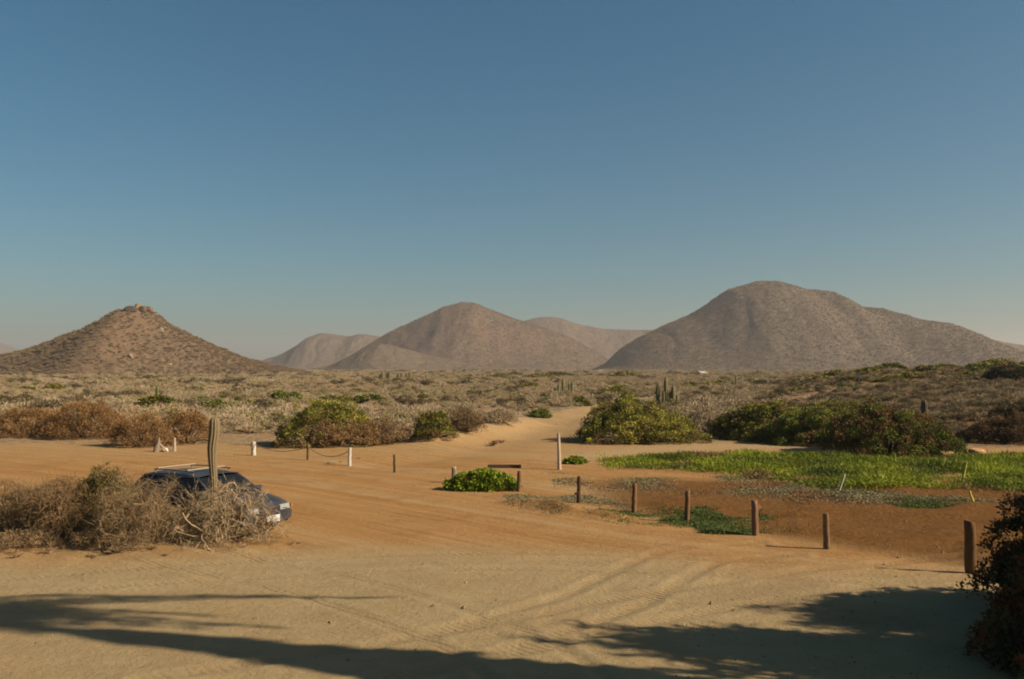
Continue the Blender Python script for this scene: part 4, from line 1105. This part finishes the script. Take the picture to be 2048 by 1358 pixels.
# ------------------------------------------------------------------ the car
def car():
    cx = at(405, 1057)
    ang = math.radians(-31)
    e = empty('parked_car', (-7.62, 22.95, gh(-7.62, 22.95) - 0.02), ang)
    m, n, l, b = mat_new('car_paint', 0.35, 0.5)
    nz = n.new("ShaderNodeTexNoise"); nz.inputs["Scale"].default_value = 5; nz.inputs["Detail"].default_value = 6
    r = ramp(n, [(0.35, (0.014, 0.018, 0.028)), (0.7, (0.050, 0.045, 0.042))]); l.new(nz.outputs[0], r.inputs[0]); l.new(r.outputs[0], b.inputs["Base Color"])
    rr = n.new("ShaderNodeMapRange"); rr.inputs[3].default_value = 0.28; rr.inputs[4].default_value = 0.7; l.new(nz.outputs[0], rr.inputs[0]); l.new(rr.outputs[0], b.inputs["Roughness"])
    MP = m
    def simple(nm, c, ro, sp=0.5, met=0.0):
        m, n, l, b = mat_new(nm, ro, sp)
        nz = n.new("ShaderNodeTexNoise"); nz.inputs["Scale"].default_value = 14
        r = ramp(n, [(0.3, tuple(v * 0.85 for v in c)), (0.7, c)]); l.new(nz.outputs[0], r.inputs[0]); l.new(r.outputs[0], b.inputs["Base Color"])
        b.inputs["Metallic"].default_value = met
        return m
    MGL = simple('car_glass', (0.010, 0.011, 0.012), 0.35, 0.3); MRB = simple('rubber', (0.02, 0.02, 0.02), 0.85, 0.2)
    MST = simple('rim_metal', (0.42, 0.42, 0.44), 0.35, 0.5, 0.8); MLM = simple('lamp_glass', (0.22, 0.22, 0.21), 0.45, 0.4)
    MPL = simple('plate_white', (0.50, 0.52, 0.54), 0.5); MBK = simple('black_trim', (0.025, 0.025, 0.028), 0.5)
    MRK = simple('rack_metal', (0.24, 0.215, 0.17), 0.75); MOR = simple('indicator', (0.3, 0.12, 0.03), 0.4)
    Lh = 2.14; Wd = 0.84
    # lower body: stations along x, section from sill to shoulder and hood
    xs = np.array([-2.14, -2.10, -1.95, -1.70, -1.2, -0.6, 0.0, 0.6, 0.95, 1.3, 1.7, 1.95, 2.08, 2.14])
    top = np.array([0.70, 0.86, 0.93, 0.95, 0.94, 0.93, 0.93, 0.93, 0.94, 0.90, 0.84, 0.78, 0.72, 0.62])
    wid = np.array([0.70, 0.77, 0.81, 0.83, 0.84, 0.845, 0.845, 0.845, 0.84, 0.83, 0.81, 0.77, 0.72, 0.66])
    bot = np.array([0.36, 0.28, 0.25, 0.24, 0.22, 0.21, 0.21, 0.21, 0.22, 0.24, 0.24, 0.26, 0.30, 0.38])
    fx = np.linspace(xs[0], xs[-1], 44)
    top, wid, bot = np.interp(fx, xs, top), np.interp(fx, xs, wid), np.interp(fx, xs, bot)
    wheels_x = (1.32, -1.28)
    V = []; sec = None
    for x, t, w, bt in zip(fx, top, wid, bot):
        arch = bt
        for wx in wheels_x:
            dd = abs(x - wx)
            if dd < 0.36: arch = max(arch, 0.29 + math.sqrt(0.36 ** 2 - dd ** 2) )
        arch = min(arch, t - 0.2)
        half = [(0.55 * w, arch if arch > bt + 0.02 else bt), (0.93 * w, arch), (w * 0.985, arch + 0.04), (w, (arch + t) / 2), (w * 0.985, t - 0.10), (w * 0.95, t - 0.03), (w * 0.85, t), (w * 0.45, t + 0.025), (0.0, t + 0.035)]
        pts = [(-a, z) for a, z in half] + [(a, z) for a, z in half[::-1][1:]]
        V += [(x, a, z) for a, z in pts]; sec = len(pts)
    F = []
    for i in range(len(fx) - 1):
        for j in range(sec - 1):
            F.append((i * sec + j, (i + 1) * sec + j, (i + 1) * sec + j + 1, i * sec + j + 1))
        F.append((i * sec + sec - 1, (i + 1) * sec + sec - 1, (i + 1) * sec, i * sec))
    G = Geo(); G.add(V, F, (0.5, 0.5, 0.5))
    for i0 in (0, (len(fx) - 1) * sec):
        c_ = len(V)
        ring = np.array(V[i0:i0 + sec])
        cen = ring.mean(0)
        G.quads([[ring[j], ring[j + 1], cen, cen] if False else [ring[j], ring[j + 1], cen + (ring[j + 1] - cen) * 0.001, cen] for j in range(sec - 1)], (0.5, 0.5, 0.5))
    link('body', G.mesh('body', True), e, MP)
    # greenhouse: roof shell with pillars, glass set in
    rx = [-1.92, -1.55, -0.6, 0.15, 0.38, 1.02]
    belt = lambda x: float(np.interp(x, fx, top)) - 0.02
    zr = 1.41
    A = {'rb': (-1.95, 0.76), 'rt': (-1.50, 0.60), 'ft': (0.30, 0.60), 'fb': (1.02, 0.74)}
    G = Geo()
    xs_r = np.linspace(-1.58, 0.36, 12)
    Q = []
    for i in range(11):
        x0, x1 = xs_r[i], xs_r[i + 1]
        def zt(x): return zr - 0.05 * ((x + 0.55) / 1.0) ** 2
        ys_ = [-0.64, -0.61, -0.45, -0.15, 0.15, 0.45, 0.61, 0.64]
        dz = [-0.07, -0.012, 0.008, 0.02, 0.02, 0.008, -0.012, -0.07]
        for k in range(7):
            Q.append([(x0, ys_[k], zt(x0) + dz[k]), (x1, ys_[k], zt(x1) + dz[k]), (x1, ys_[k + 1], zt(x1) + dz[k + 1]), (x0, ys_[k + 1], zt(x0) + dz[k + 1])])
    G.quads(Q, (0.5, 0.5, 0.5))
    def pillar(a, b, w):
        G.tube([a, ((a[0] + b[0]) / 2, (a[1] + b[1]) / 2 * 1.01, (a[2] + b[2]) / 2), b], [w, w, w], (0.5, 0.5, 0.5), 6)
    for s in (-1, 1):
        pillar((1.04, s * 0.75, 0.93), (0.34, s * 0.625, 1.33), 0.035)
        pillar((-0.35, s * 0.775, 0.93), (-0.38, s * 0.635, 1.35), 0.04)
        pillar((-1.30, s * 0.775, 0.94), (-1.25, s * 0.625, 1.34), 0.035)
        pillar((-2.0, s * 0.74, 0.93), (-1.58, s * 0.61, 1.32), 0.05)
        pillar((-1.58, s * 0.625, 1.33), (0.36, s * 0.63, 1.34), 0.03)
    link('roof', G.mesh('roof', True), e, MP)
    def pane(q, nm='window'):
        q = np.array(q, float)
        nrm = np.cross(q[1] - q[0], q[3] - q[0]); nrm /= np.linalg.norm(nrm)
        G = Geo(); b2 = q - nrm * 0.006
        G.quads([q, b2[::-1]] + [[q[i], b2[i], b2[(i + 1) % 4], q[(i + 1) % 4]] for i in range(4)], (0.02, 0.02, 0.02))
        link(nm, G.mesh(nm), e, MGL)
    for s in (-1, 1):
        pane([(-0.31, s * 0.77, 0.94), (0.98, s * 0.755, 0.94), (0.32, s * 0.63, 1.32), (-0.34, s * 0.632, 1.34)], 'side_window')
        pane([(-1.26, s * 0.77, 0.94), (-0.39, s * 0.77, 0.94), (-0.42, s * 0.632, 1.34), (-1.21, s * 0.625, 1.33)], 'side_window')
        pane([(-1.93, s * 0.745, 0.94), (-1.34, s * 0.765, 0.94), (-1.29, s * 0.622, 1.33), (-1.56, s * 0.612, 1.32)], 'side_window')
    pane([(1.05, -0.70, 0.945), (1.05, 0.70, 0.945), (0.37, 0.59, 1.34), (0.37, -0.59, 1.34)], 'windscreen')
    pane([(-2.02, 0.70, 0.95), (-2.02, -0.70, 0.95), (-1.60, -0.58, 1.33), (-1.60, 0.58, 1.33)], 'rear_window')
    # wheels
    for wx in wheels_x:
        for s in (-1, 1):
            we = empty('wheel', (wx, s * 0.76, 0.30)); we.parent = e
            G = Geo()
            a_ = np.linspace(0, 2 * np.pi, 25)
            prof = [(0.19, -0.085), (0.27, -0.095), (0.30, -0.07), (0.305, 0), (0.30, 0.07), (0.27, 0.095), (0.19, 0.085)]
            Q = []
            for i in range(24):
                for k in range(len(prof) - 1):
                    c0, s0, c1, s1 = math.cos(a_[i]), math.sin(a_[i]), math.cos(a_[i + 1]), math.sin(a_[i + 1])
                    (r0, y0), (r1, y1_) = prof[k], prof[k + 1]
                    Q.append([(r0 * c0, y0, r0 * s0), (r0 * c1, y0, r0 * s1), (r1 * c1, y1_, r1 * s1), (r1 * c0, y1_, r1 * s0)])
            G.quads(Q, (0.02, 0.02, 0.02)); link('tyre', G.mesh('tyre', True), we, MRB)
            G = Geo(); Q = []
            for i in range(24):
                c0, s0, c1, s1 = math.cos(a_[i]), math.sin(a_[i]), math.cos(a_[i + 1]), math.sin(a_[i + 1])
                yo = s * 0.07; yi = s * (0.03 if i % 4 < 2 else 0.06)
                Q.append([(0.195 * c0, yo, 0.195 * s0), (0.195 * c1, yo, 0.195 * s1), (0.16 * c1, yi, 0.16 * s1), (0.16 * c0, yi, 0.16 * s0)])
                Q.append([(0.16 * c0, yi, 0.16 * s0), (0.16 * c1, yi, 0.16 * s1), (0.05 * c1, s * 0.065, 0.05 * s1), (0.05 * c0, s * 0.065, 0.05 * s0)])
                Q.append([(0.05 * c0, s * 0.065, 0.05 * s0), (0.05 * c1, s * 0.065, 0.05 * s1), (0.001 * c1, s * 0.07, 0.001), (0.001, s * 0.07, 0)])
            G.quads(Q, (0.4, 0.4, 0.4)); link('rim', G.mesh('rim'), we, MST)
    # front
    for s in (-1, 1):
        G = Geo(); V = []
        for k, (x, z0, z1) in enumerate([(2.135, 0.60, 0.73), (2.10, 0.59, 0.745)]):
            pass
        q = [(2.155, s * 0.34, 0.60), (2.135, s * 0.66, 0.61), (2.085, s * 0.70, 0.72), (2.115, s * 0.34, 0.715)]
        q = np.array(q); b2 = q - np.array([0.09, 0, 0])
        G.quads([q, b2[::-1]] + [[q[i], b2[i], b2[(i + 1) % 4], q[(i + 1) % 4]] for i in range(4)], (0.8, 0.8, 0.8))
        link('headlight', G.mesh('headlight'), e, MLM)
        G = Geo(); G.box((2.0, s * 0.795, 0.66), (0.14, 0.05, 0.08), (0.7, 0.3, 0.05)); link('indicator', G.mesh('indicator'), e, MOR)
        G = Geo(); G.box((0.80, s * 0.90, 0.98), (0.10, 0.17, 0.12), (0.1, 0.1, 0.1)); G.box((0.80, s * 0.80, 0.95), (0.04, 0.10, 0.03), (0.1, 0.1, 0.1))
        link('wing_mirror', G.mesh('wing_mirror'), e, MP)
        G = Geo(); G.box((-2.13, s * 0.62, 0.76), (0.06, 0.20, 0.14), (0.4, 0.02, 0.02)); link('tail_light', G.mesh('tail_light'), e, simple('tail_red', (0.4, 0.02, 0.02), 0.2))
        for x in (-0.45, -1.2):
            G = Geo(); G.box((x + 0.1, s * 0.848, 0.80), (0.16, 0.02, 0.03), (0.1, 0.1, 0.1)); link('door_handle', G.mesh('door_handle'), e, MBK)
        G = Geo(); G.box((-0.35, s * 0.853, 0.52), (2.1, 0.02, 0.05), (0.1, 0.1, 0.1)); link('side_strip', G.mesh('side_strip'), e, MBK)
    G = Geo(); G.box((2.16, 0, 0.66), (0.03, 0.62, 0.10), (0.05, 0.05, 0.05))
    for k in range(3): G.box((2.18, 0, 0.63 + 0.03 * k), (0.012, 0.60, 0.008), (0.3, 0.3, 0.3))
    link('grille', G.mesh('grille'), e, MBK)
    G = Geo()
    yy = np.linspace(-0.80, 0.80, 13)
    Q = []
    for i in range(12):
        def xb(y): return 2.24 - 0.18 * (abs(y) / 0.8) ** 3
        a, b_ = yy[i], yy[i + 1]
        Q.append([(xb(a), a, 0.36), (xb(b_), b_, 0.36), (xb(b_) + 0.01, b_, 0.54), (xb(a) + 0.01, a, 0.54)])
        Q.append([(xb(a) + 0.01, a, 0.54), (xb(b_) + 0.01, b_, 0.54), (xb(b_) - 0.12, b_, 0.57), (xb(a) - 0.12, a, 0.57)])
        Q.append([(xb(a), a, 0.36), (xb(b_), b_, 0.36), (xb(b_) - 0.12, b_, 0.31), (xb(a) - 0.12, a, 0.31)])
    G.quads(Q, (0.1, 0.1, 0.1)); link('front_bumper', G.mesh('front_bumper', True), e, MP)
    G = Geo(); G.box((-2.17, 0, 0.45), (0.12, 1.58, 0.2), (0.1, 0.1, 0.1)); link('rear_bumper', G.mesh('rear_bumper'), e, MP)
    G = Geo(); G.box((2.262, 0, 0.44), (0.015, 0.42, 0.16), (0.9, 0.9, 0.9)); pl = link('licence_plate', G.mesh('licence_plate'), e, MPL)
    # roof rack
    G = Geo()
    for s in (-1, 1):
        G.tube([(-1.35, s * 0.56, 1.47), (-0.6, s * 0.56, 1.49), (0.15, s * 0.56, 1.47)], 0.018, (0.6, 0.6, 0.6), 6)
        for x in (-1.3, -0.6, 0.1): G.tube([(x, s * 0.56, 1.36), (x, s * 0.56, 1.48)], 0.014, (0.6, 0.6, 0.6), 5)
    for x in (-1.2, -0.1): G.tube([(x, -0.58, 1.50), (x, 0.58, 1.50)], 0.02, (0.6, 0.6, 0.6), 6)
    link('roof_rack', G.mesh('roof_rack', True), e, MRK)
    tag(e, "dark blue hatchback with roof rack parked behind the bleached dead branches", 'car')
car()

# ------------------------------------------------------------------ dead branches and dry shrubs by the car
def bare_shrub(name, px, py, wpx, hpx, label, seed, col=(0.42, 0.31, 0.20), trunks=9, levels=4, r0=0.035, fine=6, lean=0.0, depth=0.7, cat='shrub', mindev=0.5):
    """leafless woody shrub: branches fork again and again, kept inside its dome"""
    rng = np.random.default_rng(seed)
    p = at(px, py); q = p.y / F_PX
    R = wpx / 2 * q; H = hpx * q
    big = Geo(); small = Geo()
    def inside(v): return (v[0] / R) ** 2 + (v[1] / (R * depth)) ** 2 + (max(v[2], 0) / H) ** 2
    def grow(pos, d, L, r, lev):
        n = 4
        pts = [pos]; dd = d.copy()
        for i in range(n):
            dd = dd + rng.normal(size=3) * 0.24
            dd[2] += 0.06 if pos[2] < 0.25 * H else -0.02
            dd = dd / np.linalg.norm(dd)
            nx_ = pts[-1] + dd * L / n
            if inside(nx_) > 1.0:
                dd = dd - 0.9 * nx_ / np.array([R, R * depth, H]) * 0.7; dd /= np.linalg.norm(dd); nx_ = pts[-1] + dd * L / n
            nx_[2] = max(nx_[2], 0.02)
            pts.append(nx_)
        c = np.array(col) * rng.uniform(0.75, 1.15)
        (big if lev < 2 else small).tube(pts, np.linspace(r, r * 0.62, n + 1), c, 5 if lev < 2 else 3)
        if lev >= levels:
            k = fine
            P = np.array(pts)[rng.integers(1, n + 1, k)]
            D2 = unit(dd + rng.normal(size=(k, 3)) * 0.9)
            small.quads(blades(rng, P, D2, rng.uniform(0.08, 0.22, k) * max(0.6, H), 0.0035), np.array(col) * rng.uniform(0.6, 1.1, (k, 1)))
            return
        kids = rng.integers(2, 4) + (1 if lev == 0 else 0)
        for _ in range(kids):
            j = rng.integers(2, n + 1)
            nd = unit(dd + rng.normal(size=3) * 0.62)
            grow(pts[j], nd, L * rng.uniform(0.55, 0.85), r * 0.58, lev + 1)
    for i in range(trunks):
        a = 2 * np.pi * (i + rng.random()) / trunks
        tilt = rng.uniform(0.25, 1.25)
        d = np.array([np.cos(a) * math.sin(tilt), np.sin(a) * math.sin(tilt) * depth, math.cos(tilt)])
        d[0] += lean
        d = d / np.linalg.norm(d)
        reach = 0.55 * math.hypot(R * abs(d[0]) + R * depth * abs(d[1]), H * d[2])
        grow(np.array([rng.normal() * 0.12 * R, rng.normal() * 0.08 * R, 0.0]), d, reach, r0 * rng.uniform(0.6, 1.2), 0)
    e = empty(name, p)
    link('branches', big.mesh('branches', True), e, M_BARK)
    link('twigs', small.mesh('twigs'), e, M_TWIG)
    tag(e, label, cat)
    return e
bare_shrub('dead_shrub', 440, 1084, 270, 122, "bleached leafless tangle of thick dead branches right in front of the car", 3, col=(0.34, 0.25, 0.145), trunks=11, levels=4, r0=0.036, fine=7)
bare_shrub('dead_shrub', 325, 1078, 200, 126, "grey brown twiggy shrub covering the rear half of the car", 5, col=(0.245, 0.17, 0.09), trunks=7, levels=4, r0=0.026, fine=5)
bare_shrub('dead_shrub', 520, 1074, 130, 66, "low bleached twigs under the front bumper of the car", 6, col=(0.31, 0.225, 0.13), trunks=8, levels=3, r0=0.02, fine=5)
bare_shrub('dead_shrub', 262, 1086, 170, 150, "upright wispy grey shrub left of the car, taller than its neighbours", 7, col=(0.215, 0.15, 0.08), trunks=9, levels=4, r0=0.02, fine=5)
bare_shrub('dead_shrub', 130, 1072, 200, 118, "dense brown leafless shrub on the sandy ledge at left", 8, col=(0.195, 0.125, 0.062), trunks=11, levels=4, r0=0.02, fine=6)
bare_shrub('dead_shrub', 10, 1066, 190, 104, "sprawling grey leafless shrub cut by the left edge of the photo", 9, col=(0.20, 0.138, 0.074), trunks=10, levels=4, r0=0.02, fine=6)
bush('green_shrub', 205, 1066, 150, 112, "olive tinged leafy shrub in the middle of the dry thicket at left", cat='shrub', seed=71, cols=((0.15, 0.145, 0.035), (0.07, 0.065, 0.02)), leaf=(0.06, 0.012), clump_r=0.16, n_clump=360, per=48, brown=0.35, bcol=(0.20, 0.13, 0.06), lump=0.35)
bush('dry_shrub', 100, 1064, 220, 66, "low fuzzy brown brush filling the base of the left thicket", cat='shrub', seed=72, cols=((0.27, 0.19, 0.10), (0.13, 0.085, 0.045)), leaf=(0.11, 0.006), clump_r=0.17, n_clump=420, per=50, brown=0.0, twiggy=True, lump=0.4)
bush('dry_shrub', 250, 1094, 210, 66, "fuzzy tan brush spilling down the front of the left thicket", cat='shrub', seed=73, cols=((0.29, 0.20, 0.11), (0.15, 0.10, 0.05)), leaf=(0.11, 0.006), clump_r=0.16, n_clump=420, per=50, brown=0.0, twiggy=True, lump=0.4)

bush('dry_shrub', 60, 1104, 170, 26, "low scruffy brush on the sandy ledge in the lower left", cat='shrub', seed=74, cols=((0.25, 0.17, 0.09), (0.13, 0.085, 0.045)), leaf=(0.09, 0.006), clump_r=0.12, n_clump=110, per=34, brown=0.0, twiggy=True, lump=0.5)
bush('dry_shrub', 430, 1094, 220, 20, "thin litter of broken twigs along the foot of the bleached tangle", cat='shrub', seed=75, cols=((0.32, 0.235, 0.135), (0.18, 0.125, 0.07)), leaf=(0.12, 0.005), clump_r=0.12, n_clump=120, per=26, brown=0.0, twiggy=True, lump=0.5)
# small dry tufts and litter
tuft_m = [dry_shrub_mesh('tuft', 300 + i, R=1.0, H=0.6, stems=14, subs=6, tw=0.03, cols=((0.26, 0.17, 0.09), (0.13, 0.085, 0.045)), fine=1) for i in range(3)]
for i, (px, py, w) in enumerate([(583, 1090, 26), (598, 1088, 18), (420, 1102, 16), (60, 1096, 60), (100, 1108, 50), (235, 1108, 60), (330, 1112, 24), (180, 1118, 40), (485, 1096, 20), (30, 1116, 40), (300, 1100, 40), (985, 892, 46), (1000, 886, 30), (716, 918, 12), (680, 925, 10)]):
    lab = ["small dry tuft right of the car's front, larger of two", "small dry tuft right of the car's front, smaller of two", "dry tuft on the sand straight below the tall cactus", "wide dry tuft on the ledge at the far left",
           "wide dry tuft below the left thicket, on the second ledge", "wide dry tuft below the middle of the left thicket", "small dry tuft below the car's rear end", "dry tuft farthest out on the grey sand at left",
           "small dry tuft below the car's front door", "dry tuft in the lower left beside the frame edge", "dry tuft at the foot of the thicket's right end", "wider of two dry tufts in the mouth of the trail",
           "smaller of two dry tufts in the mouth of the trail", "tiny dry tuft right of the pale rope post", "tiny dry tuft left of the pale rope post"][i]
    p = at(px, py)
    o = link('dry_tuft', tuft_m[i % 3], mat=M_TWIG, loc=p - Vector((0, 0, 0.01)))
    s_ = w / 2 / F_PX * p.y; o.scale = (s_, s_, s_ * 0.7); o.rotation_euler = (0, 0, i * 1.7)
    tag(o, lab, 'tuft', 'dry tufts on the sand')

def clods():
    rng = np.random.default_rng(77)
    base = Geo()
    rn = 0
    V0 = np.array([(1, 0, 0), (0, 1, 0), (-1, 0, 0), (0, -1, 0), (0.1, 0, 0.8), (0, 0, -0.3)])
    F0 = np.array([(0, 1, 4, 4), (1, 2, 4, 4), (2, 3, 4, 4), (3, 0, 4, 4)])
    T = np.array([(0, 1, 4), (1, 2, 4), (2, 3, 4), (3, 0, 4)])
    n = 9000
    # field clods, foreground grit on the right, ledge crumbs
    y = rng.uniform(11.5, 34, n); x = rng.uniform(-0.62, 0.62, n) * y
    f = in_field(x, y) * 0.8
    right = (0.12 + sm(0.10, 0.35, x / y) * 0.45) * (y < 21)
    led = np.exp(-(seg_dist(x, y, LEDGE) / 1.3) ** 2) * 0.8
    edge = np.exp(-(seg_dist(x, y, BERM) / 0.7) ** 2) * 0.9
    k = rng.random(n) < np.maximum.reduce([f * (fbm(x, y, 1.5, 2, 2) > -0.1), right, led, edge, np.full(n, 0.05)])
    x, y = x[k], y[k]; n = len(x)
    z = ground_h(x, y)
    s_ = rng.uniform(0.006, 0.026, n) * (1 + 1.2 * (rng.random(n) < 0.05))
    a = rng.uniform(0, 6.28, n)
    J = V0[None] * (1 + 0.3 * rng.normal(size=(n, 6, 1)))
    ca, sa = np.cos(a)[:, None], np.sin(a)[:, None]
    V = np.stack([J[..., 0] * ca - J[..., 1] * sa, J[..., 0] * sa + J[..., 1] * ca, J[..., 2] * 0.8], -1) * s_[:, None, None] + np.stack([x, y, z], -1)[:, None]
    F = (T[None] + 6 * np.arange(n)[:, None, None]).reshape(-1, 3)
    c = np.where((y < 21.0)[:, None], np.array([0.20, 0.14, 0.075]), np.array([0.25, 0.125, 0.05])) * rng.uniform(0.6, 1.3, (n, 1))
    C = np.repeat(c, 4, 0)
    me = np_mesh('clods', V.reshape(-1, 3), F, C)
    o = link('dirt_clods', me, mat=M_ROCK)
    tag(o, "crumbs and clods of dirt strewn over the bare ground", 'clods', kind='stuff')
clods()

# ------------------------------------------------------------------ right foreground shrub
def near_shrub(x0, y0, rx, ry, h, n, seed, label, lump=0.35):
    e = empty('leafy_bush', (x0, y0, gh(x0, y0)))
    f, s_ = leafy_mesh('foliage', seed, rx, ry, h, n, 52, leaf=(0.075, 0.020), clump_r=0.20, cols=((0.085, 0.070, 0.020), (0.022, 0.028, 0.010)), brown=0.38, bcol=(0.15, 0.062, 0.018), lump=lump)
    link('foliage', f, e, M_LEAF); link('branches', s_, e, M_BARK)
    tag(e, label, 'bush')
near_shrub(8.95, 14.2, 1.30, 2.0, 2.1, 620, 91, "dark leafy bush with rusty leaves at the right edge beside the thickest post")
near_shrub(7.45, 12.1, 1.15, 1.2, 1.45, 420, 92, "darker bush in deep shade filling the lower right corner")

# trees standing beside the photographer, out of the frame, whose shadows cross the sand; the dense one is added for shade
def shadow_tree():
    x0, y0 = 9.7, 11.2
    rng = np.random.default_rng(5)
    e = empty('feathery_tree', (x0, y0, gh(x0, y0)))
    T = Geo(); L = Geo()
    for i in range(90):
        a = rng.uniform(0, 6.28); top = rng.uniform(2.4, 5.4) if i > 5 else rng.uniform(5.0, 6.0)
        sp = rng.uniform(0.2, 1.0) * (1.45 if top < 4.8 else 0.8)
        end = np.array([math.cos(a) * sp, math.sin(a) * sp * 1.05, top])
        t = np.linspace(0, 1, 7)[:, None]
        m_ = np.array([end[0] * 0.7, end[1] * 0.7, top * 0.5])
        pts = 2 * t * (1 - t) * m_ + t * t * end
        T.tube(pts, np.linspace(0.05, 0.012, 7), (0.14, 0.10, 0.07), 5)
        k = 170
        tt = rng.uniform(0.12, 1.0, k)[:, None]
        P = 2 * tt * (1 - tt) * m_ + tt * tt * end
        D = unit(rng.normal(size=(k, 3)) * 0.8 + np.array([0, 0, 0.7]))
        ln = rng.uniform(0.2, 0.5, k) * (1.05 - 0.45 * tt[:, 0])
        L.quads(blades(rng, P, D, ln, 0.036), np.array((0.06, 0.07, 0.025)) * rng.uniform(0.6, 1.3, (k, 1)))
        for _ in range(2):
            P2 = P + D * ln[:, None] * rng.uniform(0.3, 0.9, (k, 1))
            L.quads(blades(rng, P2, unit(D + rng.normal(size=(k, 3)) * 0.9), ln * 0.6, 0.024), np.array((0.06, 0.07, 0.025)) * rng.uniform(0.6, 1.3, (k, 1)))
    link('trunk', T.mesh('trunk'), e, M_BARK); link('crown', L.mesh('crown'), e, M_LEAF)
    tag(e, "feathery shrub tree beyond the right edge, throwing the broad ragged shadow", 'tree')
shadow_tree()
def added_shade_tree():  # unseen tree added to keep the corner bush in shade
    e = empty('added_shade_tree', (12.6, 12.9, gh(12.6, 12.9)))
    f, s_ = leafy_mesh('crown', 97, 2.0, 2.6, 4.6, 900, 60, leaf=(0.14, 0.04), clump_r=0.36, cols=((0.07, 0.08, 0.02), (0.03, 0.035, 0.012)), brown=0.1)
    link('crown', f, e, M_LEAF); link('trunk', s_, e, M_BARK)
    tag(e, "unseen dense dark tree added beyond the right edge to shade the corner bush", 'tree')
added_shade_tree()

def palm():
    rng = np.random.default_rng(12)
    x0, y0 = 8.7, 9.5
    e = empty('palm_tree', (x0, y0, gh(x0, y0)))
    Ht = 11.8
    t = np.linspace(0, 1, 40)
    yy = 0.22 * np.sin(t * 9.0 + 0.4) * t - 0.15 * t
    xx = 0.15 * np.sin(t * 5)
    rad = np.interp(t * Ht, [0, 1, 3.5, 11.8], [0.34, 0.26, 0.20, 0.15])
    pts = np.stack([xx, yy, t * Ht - 0.2], -1)
    G = Geo(); G.tube(pts, rad, (0.16, 0.12, 0.08), 12)
    link('trunk', G.mesh('trunk', True), e, M_BARK)
    # shag of old hanging fronds round the trunk
    Sk = Geo()
    n = 9000
    h = rng.uniform(4.2, 10.0, n)
    rs = np.interp(h, [4.2, 5.2, 6.8, 8.2, 10.0], [0.35, 0.60, 0.62, 0.26, 0.14])
    a = rng.uniform(0, 6.28, n)
    r_ = rs * rng.uniform(0.4, 1.0, n)
    cx = np.interp(h, t * Ht, xx); cy = np.interp(h, t * Ht, yy)
    P = np.stack([cx + np.cos(a) * r_, cy + np.sin(a) * r_, h], -1)
    D = unit(np.stack([np.cos(a) * 0.18, np.sin(a) * 0.18, np.full(n, -1.0)], -1) + rng.normal(size=(n, 3)) * 0.12)
    Sk.quads(blades(rng, P, D, rng.uniform(0.4, 0.9, n), 0.06), np.array((0.24, 0.17, 0.10)) * rng.uniform(0.6, 1.2, (n, 1)))
    link('dead_frond_skirt', Sk.mesh('dead_frond_skirt'), e, M_TWIG)
    top = pts[-1]
    for i, (a, el, L, dr) in enumerate([(1.57, 0.25, 3.7, 1.9), (1.3, 0.1, 3.4, 1.6), (1.9, 0.4, 3.3, 1.5), (0.2, 0.7, 2.6, 1.6), (2.7, 0.4, 2.6, 1.6), (3.3, 0.9, 2.6, 1.2), (-0.3, 1.0, 2.4, 1.4), (1.5, 1.1, 2.6, 1.6), (2.3, -0.1, 2.4, 2.4), (0.9, 0.8, 2.5, 2.0)]):
        G = Geo()
        tt = np.linspace(0, 1, 14)
        hor = L * (math.cos(el) * tt); ver = L * (math.sin(el) * tt - dr * 0.8 * tt ** 2.0)
        sp_pts = top + np.stack([math.cos(a) * hor, math.sin(a) * hor, ver], -1)
        G.tube(sp_pts, np.linspace(0.035, 0.008, 14), (0.12, 0.13, 0.04), 5)
        k = 260
        u = rng.uniform(0.12, 1.0, k)
        Pp = np.stack([np.interp(u, tt, sp_pts[:, c]) for c in range(3)], -1)
        side = np.array([-math.sin(a), math.cos(a), 0]) * np.where(np.arange(k) % 2, 1, -1)[:, None]
        Dd = unit(side + np.array([math.cos(a) * 0.5, math.sin(a) * 0.5, -0.45]) + rng.normal(size=(k, 3)) * 0.08)
        G.quads(blades(rng, Pp, Dd, 0.62 * np.sin(np.clip(u * 1.05, 0, 1) * 2.6 + 0.4).clip(0.25, 1), 0.042), np.array((0.07, 0.10, 0.025)) * rng.uniform(0.7, 1.3, (k, 1)))
        link('frond', G.mesh('frond'), e, M_LEAF)
    tag(e, "tall palm with a shaggy trunk beyond the right edge, throwing the long wavy shadow", 'tree')
palm()

# ------------------------------------------------------------------ thin haze over the plain
def haze():
    G = Geo(); G.box((0, 3650, 102), (32000, 7900, 218), (1, 1, 1))
    m = bpy.data.materials.new("haze"); m.use_nodes = True
    n, l = m.node_tree.nodes, m.node_tree.links
    n.remove(n["Principled BSDF"])
    v = n.new("ShaderNodeVolumePrincipled")
    v.inputs["Color"].default_value = (0.74, 0.71, 0.70, 1)
    v.inputs["Density"].default_value = 0.00017
    v.inputs["Anisotropy"].default_value = 0.2
    l.new(v.outputs[0], n["Material Output"].inputs["Volume"])
    me = G.mesh("haze"); me.materials.append(m)
    o = bpy.data.objects.new("haze", me); COL.objects.link(o)
    tag(o, kind='stuff')
haze()
